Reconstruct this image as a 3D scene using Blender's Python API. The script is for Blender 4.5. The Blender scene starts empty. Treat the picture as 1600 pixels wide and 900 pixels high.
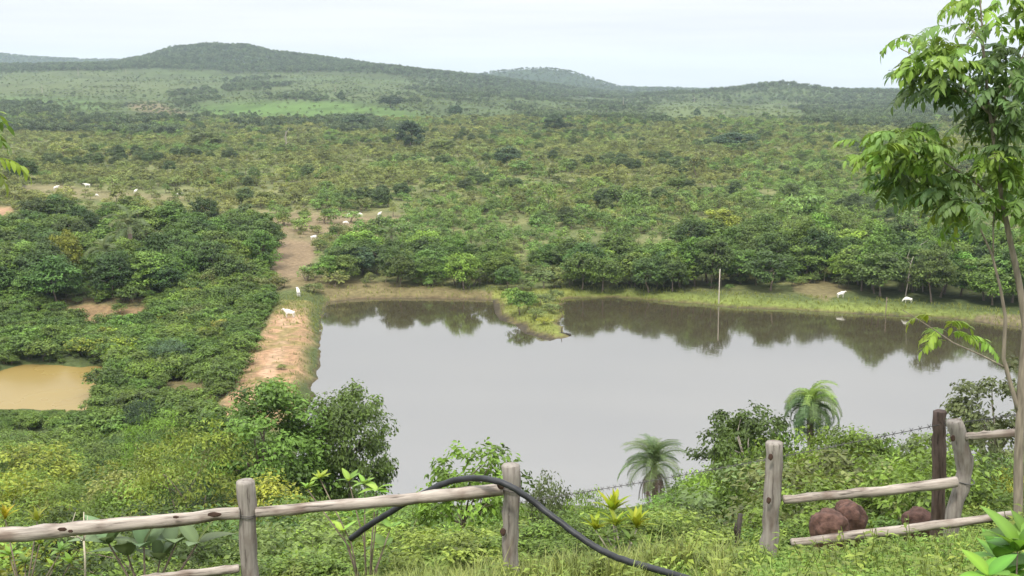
import bpy, bmesh, math, random
import numpy as np
from mathutils import Vector, Quaternion, Matrix, noise as mnoise

S = bpy.context.scene
COL = S.collection
R = math.radians

# ------------------------------------------------------------------ camera
F = 1900.0                       # focal length in photo pixels (1600 wide)
PITCH = math.atan(320 / F)
CA, SA = math.cos(PITCH), math.sin(PITCH)
cam = bpy.data.objects.new('camera', bpy.data.cameras.new('camera'))
COL.objects.link(cam)
cam.location = (0, 0, 0)
cam.rotation_euler = (math.pi / 2 - PITCH, 0, 0)
cam.data.sensor_width = 36
cam.data.lens = 36 * F / 1600
cam.data.clip_start = 0.1
cam.data.clip_end = 40000
S.camera = cam

# ------------------------------------------------------------------ light, sky, exposure
SUN_EL, SUN_AZ = R(58), R(200)   # azimuth clockwise from +y: high, behind the camera and a little left
w = bpy.data.worlds.new('World')
S.world = w
w.use_nodes = True
nt = w.node_tree
nt.nodes.clear()
N = nt.nodes.new
out = N('ShaderNodeOutputWorld')
bg = N('ShaderNodeBackground')
bg.inputs['Strength'].default_value = 0.1
sky = N('ShaderNodeTexSky')
sky.sky_type = 'NISHITA'
sky.sun_disc = False
sky.sun_elevation = SUN_EL
sky.sun_rotation = SUN_AZ
sky.dust_density = 3.0
# thin high overcast: white-grey cloud sheet, zenith boosted beyond plain overcast to brighten foliage and lake
tc = N('ShaderNodeTexCoord')
sep = N('ShaderNodeSeparateXYZ')
nt.links.new(tc.outputs['Generated'], sep.inputs[0])
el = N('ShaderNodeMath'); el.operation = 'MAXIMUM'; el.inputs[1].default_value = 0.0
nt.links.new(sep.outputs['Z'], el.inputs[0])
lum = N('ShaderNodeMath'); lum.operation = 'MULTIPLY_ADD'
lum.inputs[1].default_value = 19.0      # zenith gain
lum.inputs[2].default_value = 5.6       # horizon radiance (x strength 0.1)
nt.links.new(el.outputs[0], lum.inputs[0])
mp = N('ShaderNodeMapping'); mp.inputs['Scale'].default_value = (1.5, 1.5, 26)
nt.links.new(tc.outputs['Generated'], mp.inputs[0])
cn = N('ShaderNodeTexNoise'); cn.inputs['Scale'].default_value = 2.2; cn.inputs['Detail'].default_value = 5
nt.links.new(mp.outputs[0], cn.inputs['Vector'])
cr = N('ShaderNodeValToRGB')
cr.color_ramp.elements[0].position = 0.40; cr.color_ramp.elements[0].color = (0.945, 0.97, 1.015, 1)
cr.color_ramp.elements[1].position = 0.66; cr.color_ramp.elements[1].color = (1.05, 1.065, 1.09, 1)
nt.links.new(cn.outputs['Fac'], cr.inputs['Fac'])
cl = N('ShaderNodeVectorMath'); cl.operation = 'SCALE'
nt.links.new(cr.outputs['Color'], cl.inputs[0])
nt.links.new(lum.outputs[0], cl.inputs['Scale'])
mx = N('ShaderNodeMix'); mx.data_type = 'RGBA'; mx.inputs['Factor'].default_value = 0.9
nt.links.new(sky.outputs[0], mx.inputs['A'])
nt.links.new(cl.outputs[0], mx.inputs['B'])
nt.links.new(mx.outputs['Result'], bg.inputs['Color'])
nt.links.new(bg.outputs[0], out.inputs['Surface'])

sl = bpy.data.lights.new('sun', 'SUN')
sl.energy = 2.8
sl.angle = R(8)
sl.color = (1.0, 0.95, 0.86)
sun = bpy.data.objects.new('sun', sl)
COL.objects.link(sun)
sd = Vector((math.sin(SUN_AZ) * math.cos(SUN_EL), math.cos(SUN_AZ) * math.cos(SUN_EL), math.sin(SUN_EL)))
sun.rotation_euler = (-sd).to_track_quat('-Z', 'Y').to_euler()
sun.location = (0, -20, 40)

S.view_settings.view_transform = 'Standard'
S.view_settings.look = 'None'
S.view_settings.exposure = 0.52
S.view_settings.gamma = 1.0
S.render.engine = 'CYCLES'
S.cycles.max_bounces = 6
S.cycles.diffuse_bounces = 3
S.cycles.transmission_bounces = 2
S.cycles.volume_bounces = 1
S.cycles.use_denoising = True

# ------------------------------------------------------------------ helpers: pixels of the survey photo <-> world
def ray(px, py):
    u, v = (px - 800) / F, (450 - py) / F
    return np.array((u, CA + v * SA, -SA + v * CA))
def P(px, py, y):
    """Point at forward distance y on the line of sight through (px, py)."""
    d = ray(px, py)
    return Vector(d * (y / d[1]))
def zr(py):
    """z / y on the row py."""
    v = (450 - py) / F
    return (-SA + v * CA) / (CA + v * SA)
def plane(px, py, z):
    d = ray(px, py)
    return d * (z / d[2])
def project(x, y, z):
    dep = y * CA - z * SA
    up = y * SA + z * CA
    return 800 + F * x / dep, 450 - F * up / dep

def hash2(ix, iy, seed):
    n = (ix.astype(np.int64) * 374761393 + iy.astype(np.int64) * 668265263 + seed * 1442695041) & 0xffffffff
    n = ((n ^ (n >> 13)) * 1274126177) & 0xffffffff
    return ((n ^ (n >> 16)) & 0xffff) / 65535.0
def vnoise(x, y, seed=0):
    x = np.asarray(x, float); y = np.asarray(y, float)
    ix, iy = np.floor(x), np.floor(y)
    fx, fy = x - ix, y - iy
    fx = fx * fx * (3 - 2 * fx); fy = fy * fy * (3 - 2 * fy)
    a, b = hash2(ix, iy, seed), hash2(ix + 1, iy, seed)
    c, d = hash2(ix, iy + 1, seed), hash2(ix + 1, iy + 1, seed)
    return (a * (1 - fx) + b * fx) * (1 - fy) + (c * (1 - fx) + d * fx) * fy
def fbm(x, y, seed=0, o=4):
    t, a, s = 0, 0.5, 1
    for k in range(o):
        t = t + a * vnoise(np.asarray(x) * s, np.asarray(y) * s, seed + k)
        a *= 0.5; s *= 2.03
    return t
def sstep(a, b, x):
    t = np.clip((x - a) / (b - a), 0, 1)
    return t * t * (3 - 2 * t)
def inside(poly, x, y):
    x = np.asarray(x, float); y = np.asarray(y, float)
    r = np.zeros(x.shape, bool)
    n = len(poly)
    for i in range(n):
        x0, y0 = poly[i]; x1, y1 = poly[(i + 1) % n]
        if y0 == y1:
            continue
        c = ((y0 > y) != (y1 > y)) & (x < (x1 - x0) * (y - y0) / (y1 - y0) + x0)
        r ^= c
    return r
def dist_line(pts, x, y, closed=False):
    """Distance to a polyline and the parameter (index + fraction) of the nearest point."""
    best = np.full(np.shape(x), 1e9); par = np.zeros(np.shape(x)); side = np.zeros(np.shape(x))
    n = len(pts)
    for i in range(n if closed else n - 1):
        ax, ay = pts[i][:2]; bx, by = pts[(i + 1) % n][:2]
        dx, dy = bx - ax, by - ay
        t = np.clip(((x - ax) * dx + (y - ay) * dy) / (dx * dx + dy * dy + 1e-9), 0, 1)
        d = np.hypot(x - ax - t * dx, y - ay - t * dy)
        m = d < best
        best = np.where(m, d, best); par = np.where(m, i + t, par)
        side = np.where(m, dx * (y - ay) - dy * (x - ax), side)
    return best, par, side

# ------------------------------------------------------------------ the lie of the land
LAKE_Z, POND_Z = -40.0, -42.6
lake_px = [(468, 614), (472, 585), (478, 545), (484, 508), (500, 490), (515, 471), (560, 467), (640, 466), (720, 467), (778, 468),
           (786, 490), (798, 502), (822, 508), (838, 520), (856, 524), (872, 530), (884, 526), (880, 516), (872, 506), (876, 492), (868, 482), (880, 470), (892, 466), (960, 465),
           (1050, 472), (1122, 478), (1210, 483), (1300, 488), (1400, 492), (1470, 497), (1524, 502), (1600, 512), (1700, 525), (1850, 560)]
lake = [tuple(plane(a, b, LAKE_Z)[:2]) for a, b in lake_px] + [(75, 100), (-20, 100), (-24, 130)]
pond_px = [(-60, 590), (0, 580), (32, 569), (90, 571), (172, 574), (166, 590), (152, 618), (140, 640), (95, 648), (40, 640), (-60, 640)]
pond = [tuple(plane(a, b, POND_Z)[:2]) for a, b in pond_px]
dam_px = [(462, 440), (463, 470), (453, 492), (447, 515), (436, 545), (424, 575), (408, 612), (385, 650)]
dam = [tuple(plane(a, b, -38.5)[:2]) for a, b in dam_px]

yk = [-60, 0, 6, 12, 20, 38, 60, 90, 107, 113, 127, 150, 200, 400]
zk = [0.5, -1.7, -3.35, -5.25, -9.4, -17.0, -24.0, -32.8, -38.5, -40.3, -43.8, -50, -60, -100]
vl = [(-100, -39), (120, -39), (230, -38.7), (350, -37.8), (500, -37.2), (800, -36), (1000, zr(195) * 1000), (1300, zr(175) * 1300),
      (1700, zr(153) * 1700), (2100, zr(131) * 2100), (2600, zr(110) * 2600), (3300, zr(114) * 3300), (5000, zr(128) * 5000), (12000, zr(136) * 12000)]
vr = [(-100, -39), (120, -39), (230, -38.7), (350, -37.8), (500, -37.2), (800, -36), (1000, zr(194) * 1000), (1300, zr(183) * 1300),
      (1600, zr(174) * 1600), (2000, zr(164) * 2000), (2600, zr(156) * 2600), (3300, zr(150) * 3300), (5000, zr(143) * 5000), (12000, zr(136) * 12000)]
ridges = [  # distance, depth, skyline in photo pixels
    (3100, 420, [(-400, 118), (0, 108), (180, 101), (235, 90), (275, 78), (330, 71), (400, 75), (432, 85), (500, 93), (560, 101), (620, 107), (700, 116), (760, 124), (860, 136), (1000, 160)]),
    (5200, 500, [(-500, 80), (0, 84), (60, 90), (190, 96), (400, 110), (600, 130), (900, 150)]),
    (4400, 420, [(600, 150), (700, 130), (762, 115), (800, 110), (850, 107), (890, 111), (930, 124), (965, 136), (1060, 139), (1110, 143), (1300, 160)]),
    (2500, 300, [(850, 175), (950, 160), (1010, 152), (1080, 148), (1140, 143), (1180, 137), (1215, 133), (1250, 138), (1300, 143), (1400, 147), (1500, 150), (1650, 152), (2000, 150)]),
]
def height(x, y):
    x = np.asarray(x, float); y = np.asarray(y, float)
    tilt = np.interp(y, [-10, 0, 12, 60, 120], [0.02, 0.03, 0.128, 0.05, 0.0])
    near = np.interp(y, yk, zk) + tilt * np.clip(x, -25, 25)
    near = near + (fbm(x / 9, y / 9, 11) - 0.47) * np.interp(y, [6, 14, 60], [0.2, 0.25, 2.0])
    az = 800 + F * x / np.maximum(y, 50) * 1.0
    bl = sstep(520, 1000, az)
    V = np.interp(y, *zip(*vl)) * (1 - bl) + np.interp(y, *zip(*vr)) * bl
    V = V + (fbm(x / 60, y / 60, 21) - 0.47) * 1.6 + (fbm(x / 260, y / 260, 25) - 0.47) * np.interp(y, [300, 900, 2500], [0, 6, 22])
    for yc, wd, sk in ridges:
        s = np.interp(az, *zip(*sk))
        zc = yc * zr(s)
        base = np.interp(yc, *zip(*vl)) * (1 - bl) + np.interp(yc, *zip(*vr)) * bl
        amp = np.maximum(zc - base, 0)
        V = V + amp * np.exp(-((y - yc) / wd) ** 2) * (0.96 + 0.08 * fbm(x / 150, y / 150, 31))
    # lowland below the dam
    dd, par, side = dist_line(dam, x, y)
    below = (x < np.interp(y, [p[1] for p in dam[::-1]], [p[0] for p in dam[::-1]])) & (y < 235)
    low = sstep(2, 14, dd) * below * sstep(236, 205, y) * sstep(112, 130, y)
    V = V * (1 - low) + (-42.1 + (fbm(x / 12, y / 12, 41) - 0.45) * 1.2) * low
    # lake basin and its banks
    ins = inside(lake, x, y)
    ld, _, _ = dist_line(lake, x, y, True)
    sd = np.where(ins, ld, -ld) + (fbm(x / 5, y / 5, 61) - 0.47) * np.where(y > 185, 3.2, 1.6) * (y > 122)
    ins = sd > 0; ld = np.abs(sd)
    bank = np.minimum(V, LAKE_Z + 0.06 + 0.30 * ld + 0.15 * (fbm(x / 3, y / 3, 5) - 0.4))
    V = np.where(ins, LAKE_Z - np.clip(0.25 * ld, 0, 2), np.where(low > 0.05, V, np.where(ld < 6, bank, V)))
    ip = inside(pond, x, y)
    pd, _, _ = dist_line(pond, x, y, True)
    ps = np.where(ip, pd, -pd) + (fbm(x / 3.5, y / 3.5, 63) - 0.47) * 2.4
    ip = ps > 0; pd = np.abs(ps)
    V = np.where(ip, POND_Z - np.clip(0.3 * pd, 0, 1), np.where(pd < 3, np.minimum(V, POND_Z + 0.05 + 0.3 * pd), V))
    cw = np.interp(par, [0, 1, 2, 5, 7], [2.0, 2.4, 2.8, 3.6, 4.0])
    dz = -38.35 - np.clip(dd - cw, 0, None) * np.where(below, 0.55, 0.6) - 0.05 * (dd / 3) ** 2 + (fbm(x / 3.2, y / 3.2, 65) - 0.47) * 1.1 * np.clip(dd / 3, 0.2, 1)
    V = np.maximum(V, np.where(dd < 16, dz, -99))
    k = 1.2
    h = np.clip(0.5 + 0.5 * (near - V) / k, 0, 1)
    return V * (1 - h) + near * h + k * h * (1 - h) * 0.5
def hz(x, y):
    return float(height(np.array([x]), np.array([y]))[0])
def G(px, py, y0=8.0, y1=6000.0, n=1400):
    """Where the line of sight through (px, py) first meets the ground."""
    ys = np.geomspace(y0, y1, n)
    d = ray(px, py)
    xs, zs = d[0] / d[1] * ys, d[2] / d[1] * ys
    hh = height(xs, ys)
    i = int(np.argmax(hh > zs))
    if hh[i] <= zs[i]:
        return None
    if i > 0:
        a = zs[i - 1] - hh[i - 1]; b = hh[i] - zs[i]
        yy = ys[i - 1] + (ys[i] - ys[i - 1]) * a / (a + b + 1e-9)
    else:
        yy = ys[0]
    return Vector((d[0] / d[1] * yy, yy, d[2] / d[1] * yy))

# ------------------------------------------------------------------ materials
def mat(name):
    m = bpy.data.materials.new(name); m.use_nodes = True
    return m, m.node_tree, m.node_tree.nodes['Principled BSDF']
def simple(name, col, rough=0.8, var=0.25, scale=8.0, bump=0.0, spec=0.3, stretch=None):
    m, t, b = mat(name)
    n = t.nodes.new
    c = n('ShaderNodeTexCoord')
    ma = n('ShaderNodeMapping')
    if stretch: ma.inputs['Scale'].default_value = stretch
    t.links.new(c.outputs['Object'], ma.inputs[0])
    no = n('ShaderNodeTexNoise'); no.inputs['Scale'].default_value = scale; no.inputs['Detail'].default_value = 6
    t.links.new(ma.outputs[0], no.inputs['Vector'])
    r = n('ShaderNodeValToRGB')
    r.color_ramp.elements[0].position = 0.3; r.color_ramp.elements[1].position = 0.72
    r.color_ramp.elements[0].color = (*[k * (1 - var) for k in col], 1)
    r.color_ramp.elements[1].color = (*[min(1, k * (1 + var)) for k in col], 1)
    t.links.new(no.outputs['Fac'], r.inputs['Fac'])
    t.links.new(r.outputs['Color'], b.inputs['Base Color'])
    b.inputs['Roughness'].default_value = rough
    b.inputs['Specular IOR Level'].default_value = spec
    if bump:
        bp = n('ShaderNodeBump'); bp.inputs['Strength'].default_value = bump; bp.inputs['Distance'].default_value = 0.02
        t.links.new(no.outputs['Fac'], bp.inputs['Height'])
        t.links.new(bp.outputs[0], b.inputs['Normal'])
    return m
def leaf_material(name, patch=0.0, trans=0.28, rough=0.55, rnd=0.5, hue=0.026):
    """Leaves take the object's own colour; clumps, single plants and patches of land vary it."""
    m, t, b = mat(name)
    n = t.nodes.new; L = t.links.new
    oi = n('ShaderNodeObjectInfo')
    at = n('ShaderNodeAttribute'); at.attribute_name = 'tint'
    hs = n('ShaderNodeHueSaturation')
    L(oi.outputs['Color'], hs.inputs['Color'])
    v = n('ShaderNodeMath'); v.operation = 'MULTIPLY_ADD'; v.inputs[1].default_value = 1.25; v.inputs[2].default_value = 0.36
    L(at.outputs['Fac'], v.inputs[0])
    v2 = n('ShaderNodeMath'); v2.operation = 'MULTIPLY_ADD'; v2.inputs[1].default_value = rnd; v2.inputs[2].default_value = 1 - rnd / 2
    L(oi.outputs['Random'], v2.inputs[0])
    v3 = n('ShaderNodeMath'); v3.operation = 'MULTIPLY'
    L(v.outputs[0], v3.inputs[0]); L(v2.outputs[0], v3.inputs[1])
    h = n('ShaderNodeMath'); h.operation = 'MULTIPLY_ADD'; h.inputs[1].default_value = -hue; h.inputs[2].default_value = 0.5 + hue * 0.3
    wn = n('ShaderNodeTexWhiteNoise'); wn.noise_dimensions = '1D'
    L(oi.outputs['Random'], wn.inputs['W'])
    L(wn.outputs['Value'], h.inputs[0])
    L(h.outputs[0], hs.inputs['Hue'])
    L(v3.outputs[0], hs.inputs['Value'])
    col = hs.outputs['Color']
    if patch:
        ge = n('ShaderNodeNewGeometry')
        no = n('ShaderNodeTexNoise'); no.inputs['Scale'].default_value = 0.018; no.inputs['Detail'].default_value = 4
        L(ge.outputs['Position'], no.inputs['Vector'])
        rp = n('ShaderNodeMapRange'); rp.inputs['From Min'].default_value = 0.42; rp.inputs['From Max'].default_value = 0.66
        L(no.outputs['Fac'], rp.inputs['Value'])
        mxx = n('ShaderNodeMix'); mxx.data_type = 'RGBA'; mxx.blend_type = 'MULTIPLY'
        f = n('ShaderNodeMath'); f.operation = 'MULTIPLY'; f.inputs[1].default_value = patch
        L(rp.outputs[0], f.inputs[0]); L(f.outputs[0], mxx.inputs['Factor'])
        L(col, mxx.inputs['A']); mxx.inputs['B'].default_value = (1.18, 0.96, 0.85, 1)
        col = mxx.outputs['Result']
    L(col, b.inputs['Base Color'])
    b.inputs['Roughness'].default_value = rough
    b.inputs['Specular IOR Level'].default_value = 0.35
    tr = n('ShaderNodeBsdfTranslucent')
    hs2 = n('ShaderNodeHueSaturation'); hs2.inputs['Hue'].default_value = 0.485; hs2.inputs['Value'].default_value = 1.5
    L(col, hs2.inputs['Color']); L(hs2.outputs[0], tr.inputs['Color'])
    ms = n('ShaderNodeMixShader'); ms.inputs[0].default_value = trans
    L(b.outputs[0], ms.inputs[1]); L(tr.outputs[0], ms.inputs[2])
    L(ms.outputs[0], t.nodes['Material Output'].inputs['Surface'])
    return m
M_LEAF = leaf_material('leaf')
M_SCRUB = leaf_material('scrub_leaf', patch=0.5, rnd=0.8, hue=0.024)
M_TREELEAF = leaf_material('tree_leaf', rnd=0.35, hue=0.012)
M_FAR = leaf_material('far_leaf', rnd=1.0)
M_BARK = simple('bark', (0.16, 0.125, 0.095), 0.9, 0.4, 6, 0.5, stretch=(3, 3, 1))
M_PALEBARK = simple('pale_bark', (0.33, 0.29, 0.24), 0.9, 0.3, 7, 0.4, stretch=(4, 4, 1))
M_STEM = simple('grey_stem', (0.20, 0.17, 0.13), 0.9, 0.35, 5, 0.4, stretch=(6, 6, 1))
M_DEAD = simple('dead_frond', (0.17, 0.125, 0.10), 0.9, 0.4, 6, 0)
M_DRY = simple('dry_twig', (0.45, 0.40, 0.30), 0.9, 0.2, 8, 0)
M_MOUND = simple('termite_earth', (0.082, 0.044, 0.033), 0.95, 0.55, 14, 1.0)
M_HOSE = simple('black_plastic', (0.020, 0.021, 0.023), 0.5, 0.6, 7, 0.15, spec=0.3)
M_WIRE = simple('wire', (0.09, 0.085, 0.08), 0.6, 0.2)
M_COW = simple('white_hide', (0.62, 0.59, 0.53), 0.8, 0.10, 3, 0)
M_DARKLOG = simple('wet_log', (0.035, 0.028, 0.022), 0.7, 0.4, 5, 0.4)
def wood(name, pale, dark, grain=1.0):
    m, t, b = mat(name)
    n = t.nodes.new; L = t.links.new
    c = n('ShaderNodeTexCoord')
    ma = n('ShaderNodeMapping'); ma.inputs['Scale'].default_value = (22, 22, 1.6)
    L(c.outputs['Object'], ma.inputs[0])
    no = n('ShaderNodeTexNoise'); no.inputs['Scale'].default_value = 1.2 * grain; no.inputs['Detail'].default_value = 8; no.inputs['Roughness'].default_value = 0.62
    L(ma.outputs[0], no.inputs['Vector'])
    r = n('ShaderNodeValToRGB')
    e = r.color_ramp.elements
    e[0].position = 0.36; e[0].color = (*dark, 1)
    e[1].position = 0.62; e[1].color = (*pale, 1)
    k = r.color_ramp.elements.new(0.42); k.color = (*[0.5 * (p * 1.05 + d) for p, d in zip(pale, dark)], 1)
    L(no.outputs['Fac'], r.inputs['Fac'])
    ma2 = n('ShaderNodeMapping'); ma2.inputs['Scale'].default_value = (5, 5, 2.2)
    L(c.outputs['Object'], ma2.inputs[0])
    n2 = n('ShaderNodeTexNoise'); n2.inputs['Scale'].default_value = 1.4; n2.inputs['Detail'].default_value = 5
    L(ma2.outputs[0], n2.inputs['Vector'])
    r2 = n('ShaderNodeValToRGB')
    r2.color_ramp.elements[0].position = 0.34; r2.color_ramp.elements[0].color = (0.45, 0.36, 0.32, 1)
    r2.color_ramp.elements[1].position = 0.52; r2.color_ramp.elements[1].color = (1, 1, 1, 1)
    L(n2.outputs['Fac'], r2.inputs['Fac'])
    mm = n('ShaderNodeMix'); mm.data_type = 'RGBA'; mm.blend_type = 'MULTIPLY'; mm.inputs['Factor'].default_value = 0.75
    L(r.outputs['Color'], mm.inputs['A']); L(r2.outputs['Color'], mm.inputs['B'])
    L(mm.outputs['Result'], b.inputs['Base Color'])
    b.inputs['Roughness'].default_value = 0.85
    b.inputs['Specular IOR Level'].default_value = 0.2
    bp = n('ShaderNodeBump'); bp.inputs['Strength'].default_value = 0.7; bp.inputs['Distance'].default_value = 0.012
    L(no.outputs['Fac'], bp.inputs['Height']); L(bp.outputs[0], b.inputs['Normal'])
    return m
M_WOOD = wood('weathered_wood', (0.365, 0.318, 0.272), (0.075, 0.062, 0.05))
M_POSTWOOD = wood('grey_post_wood', (0.255, 0.230, 0.200), (0.10, 0.086, 0.074))
M_DARKWOOD = wood('dark_post_wood', (0.12, 0.085, 0.07), (0.03, 0.022, 0.018))
M_KNOT = simple('knot', (0.05, 0.028, 0.02), 0.9, 0.4, 12, 0.3)

# ------------------------------------------------------------------ mesh helpers
def tag(o, label=None, cat=None, group=None, kind=None):
    if label: o['label'] = label
    if cat: o['category'] = cat
    if group: o['group'] = group
    if kind: o['kind'] = kind
    return o
def link(name, data, parent=None, loc=None, color=None):
    o = bpy.data.objects.new(name, data)
    COL.objects.link(o)
    if parent is not None: o.parent = parent
    if loc is not None: o.location = loc
    if color is not None: o.color = (*color, 1)
    return o
def empty(name, loc, label=None, cat=None, group=None):
    o = bpy.data.objects.new(name, None)
    COL.objects.link(o)
    o.location = loc
    o.empty_display_size = 0.3
    return tag(o, label, cat, group)
class MB:
    """Collects verts / faces of one mesh; optional tint per vertex and material slot per face."""
    def __init__(s):
        s.v = []; s.f = []; s.t = []; s.m = []
    def add(s, v, f, tint=0.5, mi=0):
        o = len(s.v)
        s.v += [tuple(p) for p in v]
        s.f += [tuple(i + o for i in q) for q in f]
        s.t += [tint] * len(v) if np.isscalar(tint) else list(tint)
        s.m += [mi] * len(f)
    def tube(s, pts, rad, n=8, jit=0.0, seed=0, cap=True, tint=0.5, mi=0, flat=1.0):
        pts = [Vector(p) for p in pts]
        rng = random.Random(seed)
        v, f = [], []
        a = None
        for i, p in enumerate(pts):
            d = (pts[min(i + 1, len(pts) - 1)] - pts[max(i - 1, 0)]).normalized()
            if a is None:
                a = d.orthogonal().normalized()
            else:
                a = (a - d * a.dot(d)).normalized()
            b = d.cross(a)
            r = rad[i] if hasattr(rad, '__len__') else rad
            for k in range(n):
                an = 2 * math.pi * k / n
                q = r * (1 + (rng.random() - 0.5) * jit)
                v.append(p + a * (math.cos(an) * q) + b * (math.sin(an) * q * flat))
        for i in range(len(pts) - 1):
            for k in range(n):
                f.append((i * n + k, i * n + (k + 1) % n, (i + 1) * n + (k + 1) % n, (i + 1) * n + k))
        if cap:
            f.append(tuple(reversed(range(n))))
            f.append(tuple((len(pts) - 1) * n + k for k in range(n)))
        s.add(v, f, tint, mi)
    def mesh(s, name, mats, smooth=True):
        me = bpy.data.meshes.new(name)
        me.from_pydata(s.v, [], s.f)
        at = me.attributes.new('tint', 'FLOAT', 'POINT')
        at.data.foreach_set('value', np.array(s.t, np.float32))
        for m in (mats if isinstance(mats, (list, tuple)) else [mats]):
            me.materials.append(m)
        me.polygons.foreach_set('material_index', np.array(s.m, np.int32))
        me.polygons.foreach_set('use_smooth', np.full(len(s.f), smooth))
        me.update()
        return me
def np_mesh(name, verts, quads, mats, tint=None, mi=None, smooth=False):
    me = bpy.data.meshes.new(name)
    nv, nf = len(verts), len(quads)
    me.vertices.add(nv); me.vertices.foreach_set('co', np.asarray(verts, np.float32).ravel())
    me.loops.add(nf * 4); me.loops.foreach_set('vertex_index', np.asarray(quads, np.int32).ravel())
    me.polygons.add(nf); me.polygons.foreach_set('loop_start', np.arange(nf, dtype=np.int32) * 4)
    if tint is not None:
        me.attributes.new('tint', 'FLOAT', 'POINT').data.foreach_set('value', np.asarray(tint, np.float32))
    for m in (mats if isinstance(mats, (list, tuple)) else [mats]):
        me.materials.append(m)
    if mi is not None:
        me.polygons.foreach_set('material_index', np.asarray(mi, np.int32))
    me.polygons.foreach_set('use_smooth', np.full(nf, smooth))
    me.update(calc_edges=True)
    me.validate()
    return me

def leaf_quads(c, nrm, up, ln, wd):
    """One folded diamond leaf per row: centre, normal, pointing direction, length, width."""
    a = up - nrm * np.sum(up * nrm, 1, keepdims=True)
    a /= np.linalg.norm(a, axis=1, keepdims=True) + 1e-9
    b = np.cross(nrm, a)
    L = ln[:, None] / 2; W = wd[:, None] / 2
    v = np.stack([c - a * L, c + b * W + nrm * W * 0.35 - a * L * 0.1, c + a * L - nrm * L * 0.15, c - b * W + nrm * W * 0.35 - a * L * 0.1], 1)
    q = np.arange(len(c) * 4).reshape(-1, 4)
    return v.reshape(-1, 3), q

def crown_mesh(name, seed, rx, rz, zc, clumps, per, leaf, clump_r, flat=0.6, bottom=-0.35, mats=None, limbs=None, open_=0.0, aspect=0.55, droop=0.0, hollow=0.55):
    """Leaf clumps spread through an uneven crown; returns the leaf mesh and the clump centres."""
    g = np.random.default_rng(seed)
    d = g.normal(size=(clumps * 3, 3)); d /= np.linalg.norm(d, axis=1, keepdims=True)
    d = d[d[:, 2] > bottom][:clumps]
    lump = 0.78 + 0.44 * np.array([mnoise.noise(Vector(k * 1.7 + seed * 3.1)) * 0.5 + 0.5 for k in d])
    rad = (hollow + (1 - hollow) * g.random(len(d)) ** 0.55) * lump
    cc = np.stack([d[:, 0] * rx * rad, d[:, 1] * rx * rad, zc + d[:, 2] * rz * rad], 1)
    ct = np.clip(g.normal(0.5, 0.22, len(d)), 0, 1)
    cs = clump_r * (0.7 + 0.7 * g.random(len(d)))
    k = np.repeat(np.arange(len(d)), per)
    e = g.normal(size=(len(k), 3)); e /= np.linalg.norm(e, axis=1, keepdims=True)
    e *= (g.random((len(k), 1)) ** 0.4)
    c = cc[k] + e * cs[k][:, None] * np.array([1, 1, flat])
    c += g.normal(size=c.shape) * leaf * 0.2
    nrm = e * 0.7 + np.array([0, 0, 0.75]) + d[k] * 0.35 + g.normal(size=c.shape) * 0.45
    nrm /= np.linalg.norm(nrm, axis=1, keepdims=True)
    up = d[k] * 0.7 + e * 0.6 + g.normal(size=c.shape) * 0.5 + np.array([0, 0, -droop])
    ln = leaf * (0.65 + 0.7 * g.random(len(k)))
    v, q = leaf_quads(c, nrm, up, ln, ln * aspect * (0.8 + 0.4 * g.random(len(k))))
    tint = np.clip(ct[k] + g.normal(0, 0.13, len(k)), 0, 1)
    return v, q, np.repeat(tint, 4), cc

def limb_mesh(seed, h, r0, zc, cc, n_limbs, segs=4, sides=6, trunk_to=0.6, multi=1, bow=0.15):
    """Tapered trunk(s) with limbs reaching into the clumps."""
    g = random.Random(seed)
    mb = MB()
    for m in range(multi):
        a = g.random() * 6.28
        off = Vector((math.cos(a), math.sin(a), 0)) * (0.25 * r0 * 4 if multi > 1 else 0)
        lean = Vector((g.uniform(-1, 1), g.uniform(-1, 1), 0)) * (0.10 * h if multi == 1 else 0.2 * h)
        top = Vector((0, 0, zc * trunk_to + 0.25 * h * trunk_to)) + lean
        pts = [Vector((off.x, off.y, -0.35)), Vector((off.x, off.y, 0))]
        for s in range(1, segs + 1):
            t = s / segs
            pts.append(off * (1 - t) + top * t + Vector((g.uniform(-1, 1), g.uniform(-1, 1), 0)) * bow * r0 * 4 * math.sin(t * 3.1))
        rs = [r0 * 1.35, r0 * 1.15] + [r0 * (1 - 0.55 * s / segs) for s in range(1, segs + 1)]
        mb.tube(pts, rs, sides, 0.2, seed + m)
        idx = list(range(len(cc))); g.shuffle(idx)
        for i in idx[:n_limbs // multi]:
            e = Vector(cc[i])
            b0 = pts[-1 - g.randrange(0, 2)]
            mid = b0.lerp(e, 0.5) + Vector((g.uniform(-1, 1), g.uniform(-1, 1), g.uniform(0, 1))) * 0.08 * h
            mb.tube([b0, mid, e], [r0 * 0.42, r0 * 0.28, r0 * 0.1], max(4, sides - 2), 0.15, i)
    return mb

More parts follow.
